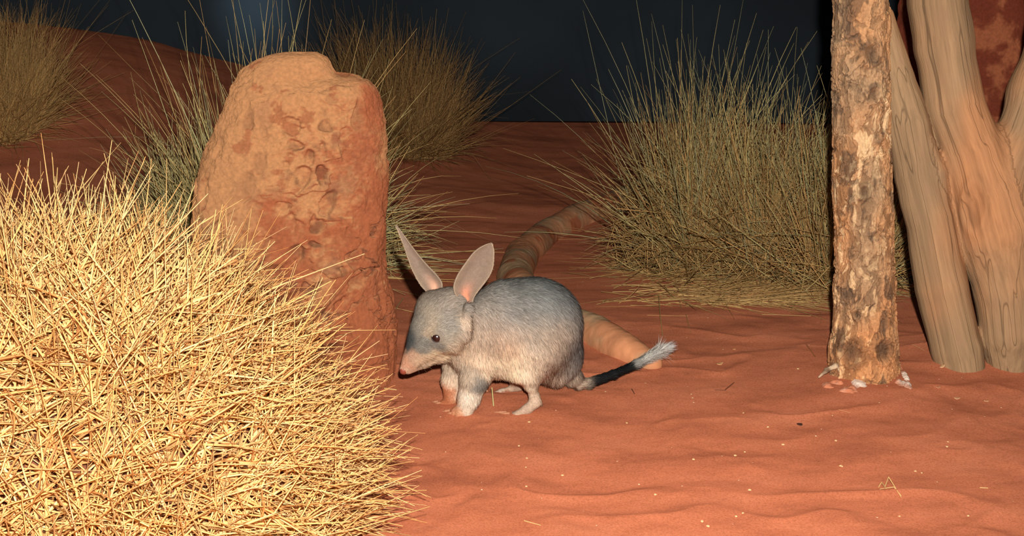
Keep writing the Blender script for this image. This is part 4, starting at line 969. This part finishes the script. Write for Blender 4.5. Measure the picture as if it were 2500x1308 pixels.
def footing():
    c = G(2108, 930); n = 260; X, Y, F = grid(np.linspace(c[0] - .14, c[0] + .14, n), np.linspace(2.70, 2.98, n))
    g = gh(X, Y); hgt = -.02 + 0 * X
    for px, py, rx_, ry_ in ((2095, 932, 24, 20), (2112, 926, 18, 16), (2070, 950, 24, 10), (2022, 942, 18, 9), (2045, 934, 18, 7), (2082, 952, 16, 12), (2208, 915, 12, 22), (2216, 940, 14, 14), (2196, 936, 14, 10)):
        q = G(px, py); a_ = px2m(rx_, q[1]); b_ = px2m(ry_, q[1]) * 2.3
        hgt = np.maximum(hgt, .006 - .009 * (((X - q[0]) / a_) ** 2 + ((Y - q[1]) / b_) ** 2))
    p3 = np.stack([X, Y, 0 * X], -1); hgt = hgt + .008 * fbm(p3 * 55, 4, 3, .6)
    Z = g + np.clip(hgt, -.02, .006)
    C = srgb(226, 206, 190)[None, None] + (srgb(204, 128, 94) - srgb(226, 206, 190)) * np.clip(1 - sum(np.exp(-(((X - G(a_, b_)[0]) / .022) ** 2 + ((Y - G(a_, b_)[1]) / .04) ** 2)) for a_, b_ in ((2100, 930), (2215, 930))) * 1.6 + .35 * fbm(p3 * 60, 3, 8), 0, 1)[..., None]
    V = np.stack([X.ravel(), Y.ravel(), Z.ravel()], 1)
    return tag(mk('plaster_footing', V, F, mat_col('plaster', .85, .15, bump=.5, bscale=220, bdist=.002, vary=.15, vscale=90), origin=tuple(c), C=C.reshape(-1, 3)),
               'chalky white footing showing in patches through the sand round the bark trunk', 'footing')
footing()
flake(1757, 888, 10, (214, 160, 112), 'small tan leaf flake on the sand between tail and trunk', 'leaf_flake', 'leaf', 5, 0, .4)
flake(1633, 866, 12, (190, 110, 66), 'orange leaf flake on the sand under the white tail tip', 'leaf_flake', 'leaf', 6, 0, .3)
flake(1792, 852, 4, (216, 150, 100), 'tiny pale chip on the sand right of the tail', 'leaf_flake', 'leaf', 7, 0, .8)
flake(2300, 896, 6, (220, 176, 130), 'small upright pale flake before the left foot of the dead wood', 'leaf_flake', 'leaf', 8, .5, .6)
flake(2290, 945, 7, (200, 140, 105), 'small flake on the sand below the dead wood, left one', 'leaf_flake', 'leaf', 9, 0, .5)
flake(2336, 972, 8, (210, 160, 120), 'pale flake right of the bark trunk in front of the dead wood', 'leaf_flake', 'leaf', 10, 0, .5)
flake(2408, 979, 6, (206, 158, 116), 'pale narrow flake near the right edge in front of the dead wood', 'leaf_flake', 'leaf', 11, 0, .35)
flake(1952, 1036, 6, (70, 45, 38), 'dark lump on the open sand below the bark trunk', 'dropping', 'dropping', 12, 0, .8)
specks = [(1267, 1088), (1292, 1030), (1530, 1032), (1815, 1008), (1948, 900), (1875, 1042), (1818, 1103), (1795, 1112), (1693, 1121), (2056, 1138), (2314, 1078), (2312, 1090), (2235, 1150), (2250, 1154), (1830, 1196), (1797, 1260), (1814, 1252), (1728, 1284), (1600, 1207), (1286, 1118), (1284, 1140), (2052, 1137), (2364, 1259), (2196, 1260), (1714, 1272), (1373, 1160), (1560, 1182), (1912, 1085), (2040, 1075), (1285, 1187)]
proto = None
for k, (x, y) in enumerate(specks):
    g = G(x, y)
    if proto is None:
        proto = flake(x, y, 2.6, (240, 205, 150), 'tiny pale grit grain scattered on the open red sand', 'grit_grain', 'grit', 20, 0, .8, 'grit grains on the open sand')
    else:
        o = proto.copy(); COL.objects.link(o); o.location = tuple(g); o.rotation_euler = (0, 0, k * 1.7); s = .7 + .6 * ((k * 37) % 10) / 10; o.scale = (s, s, s)
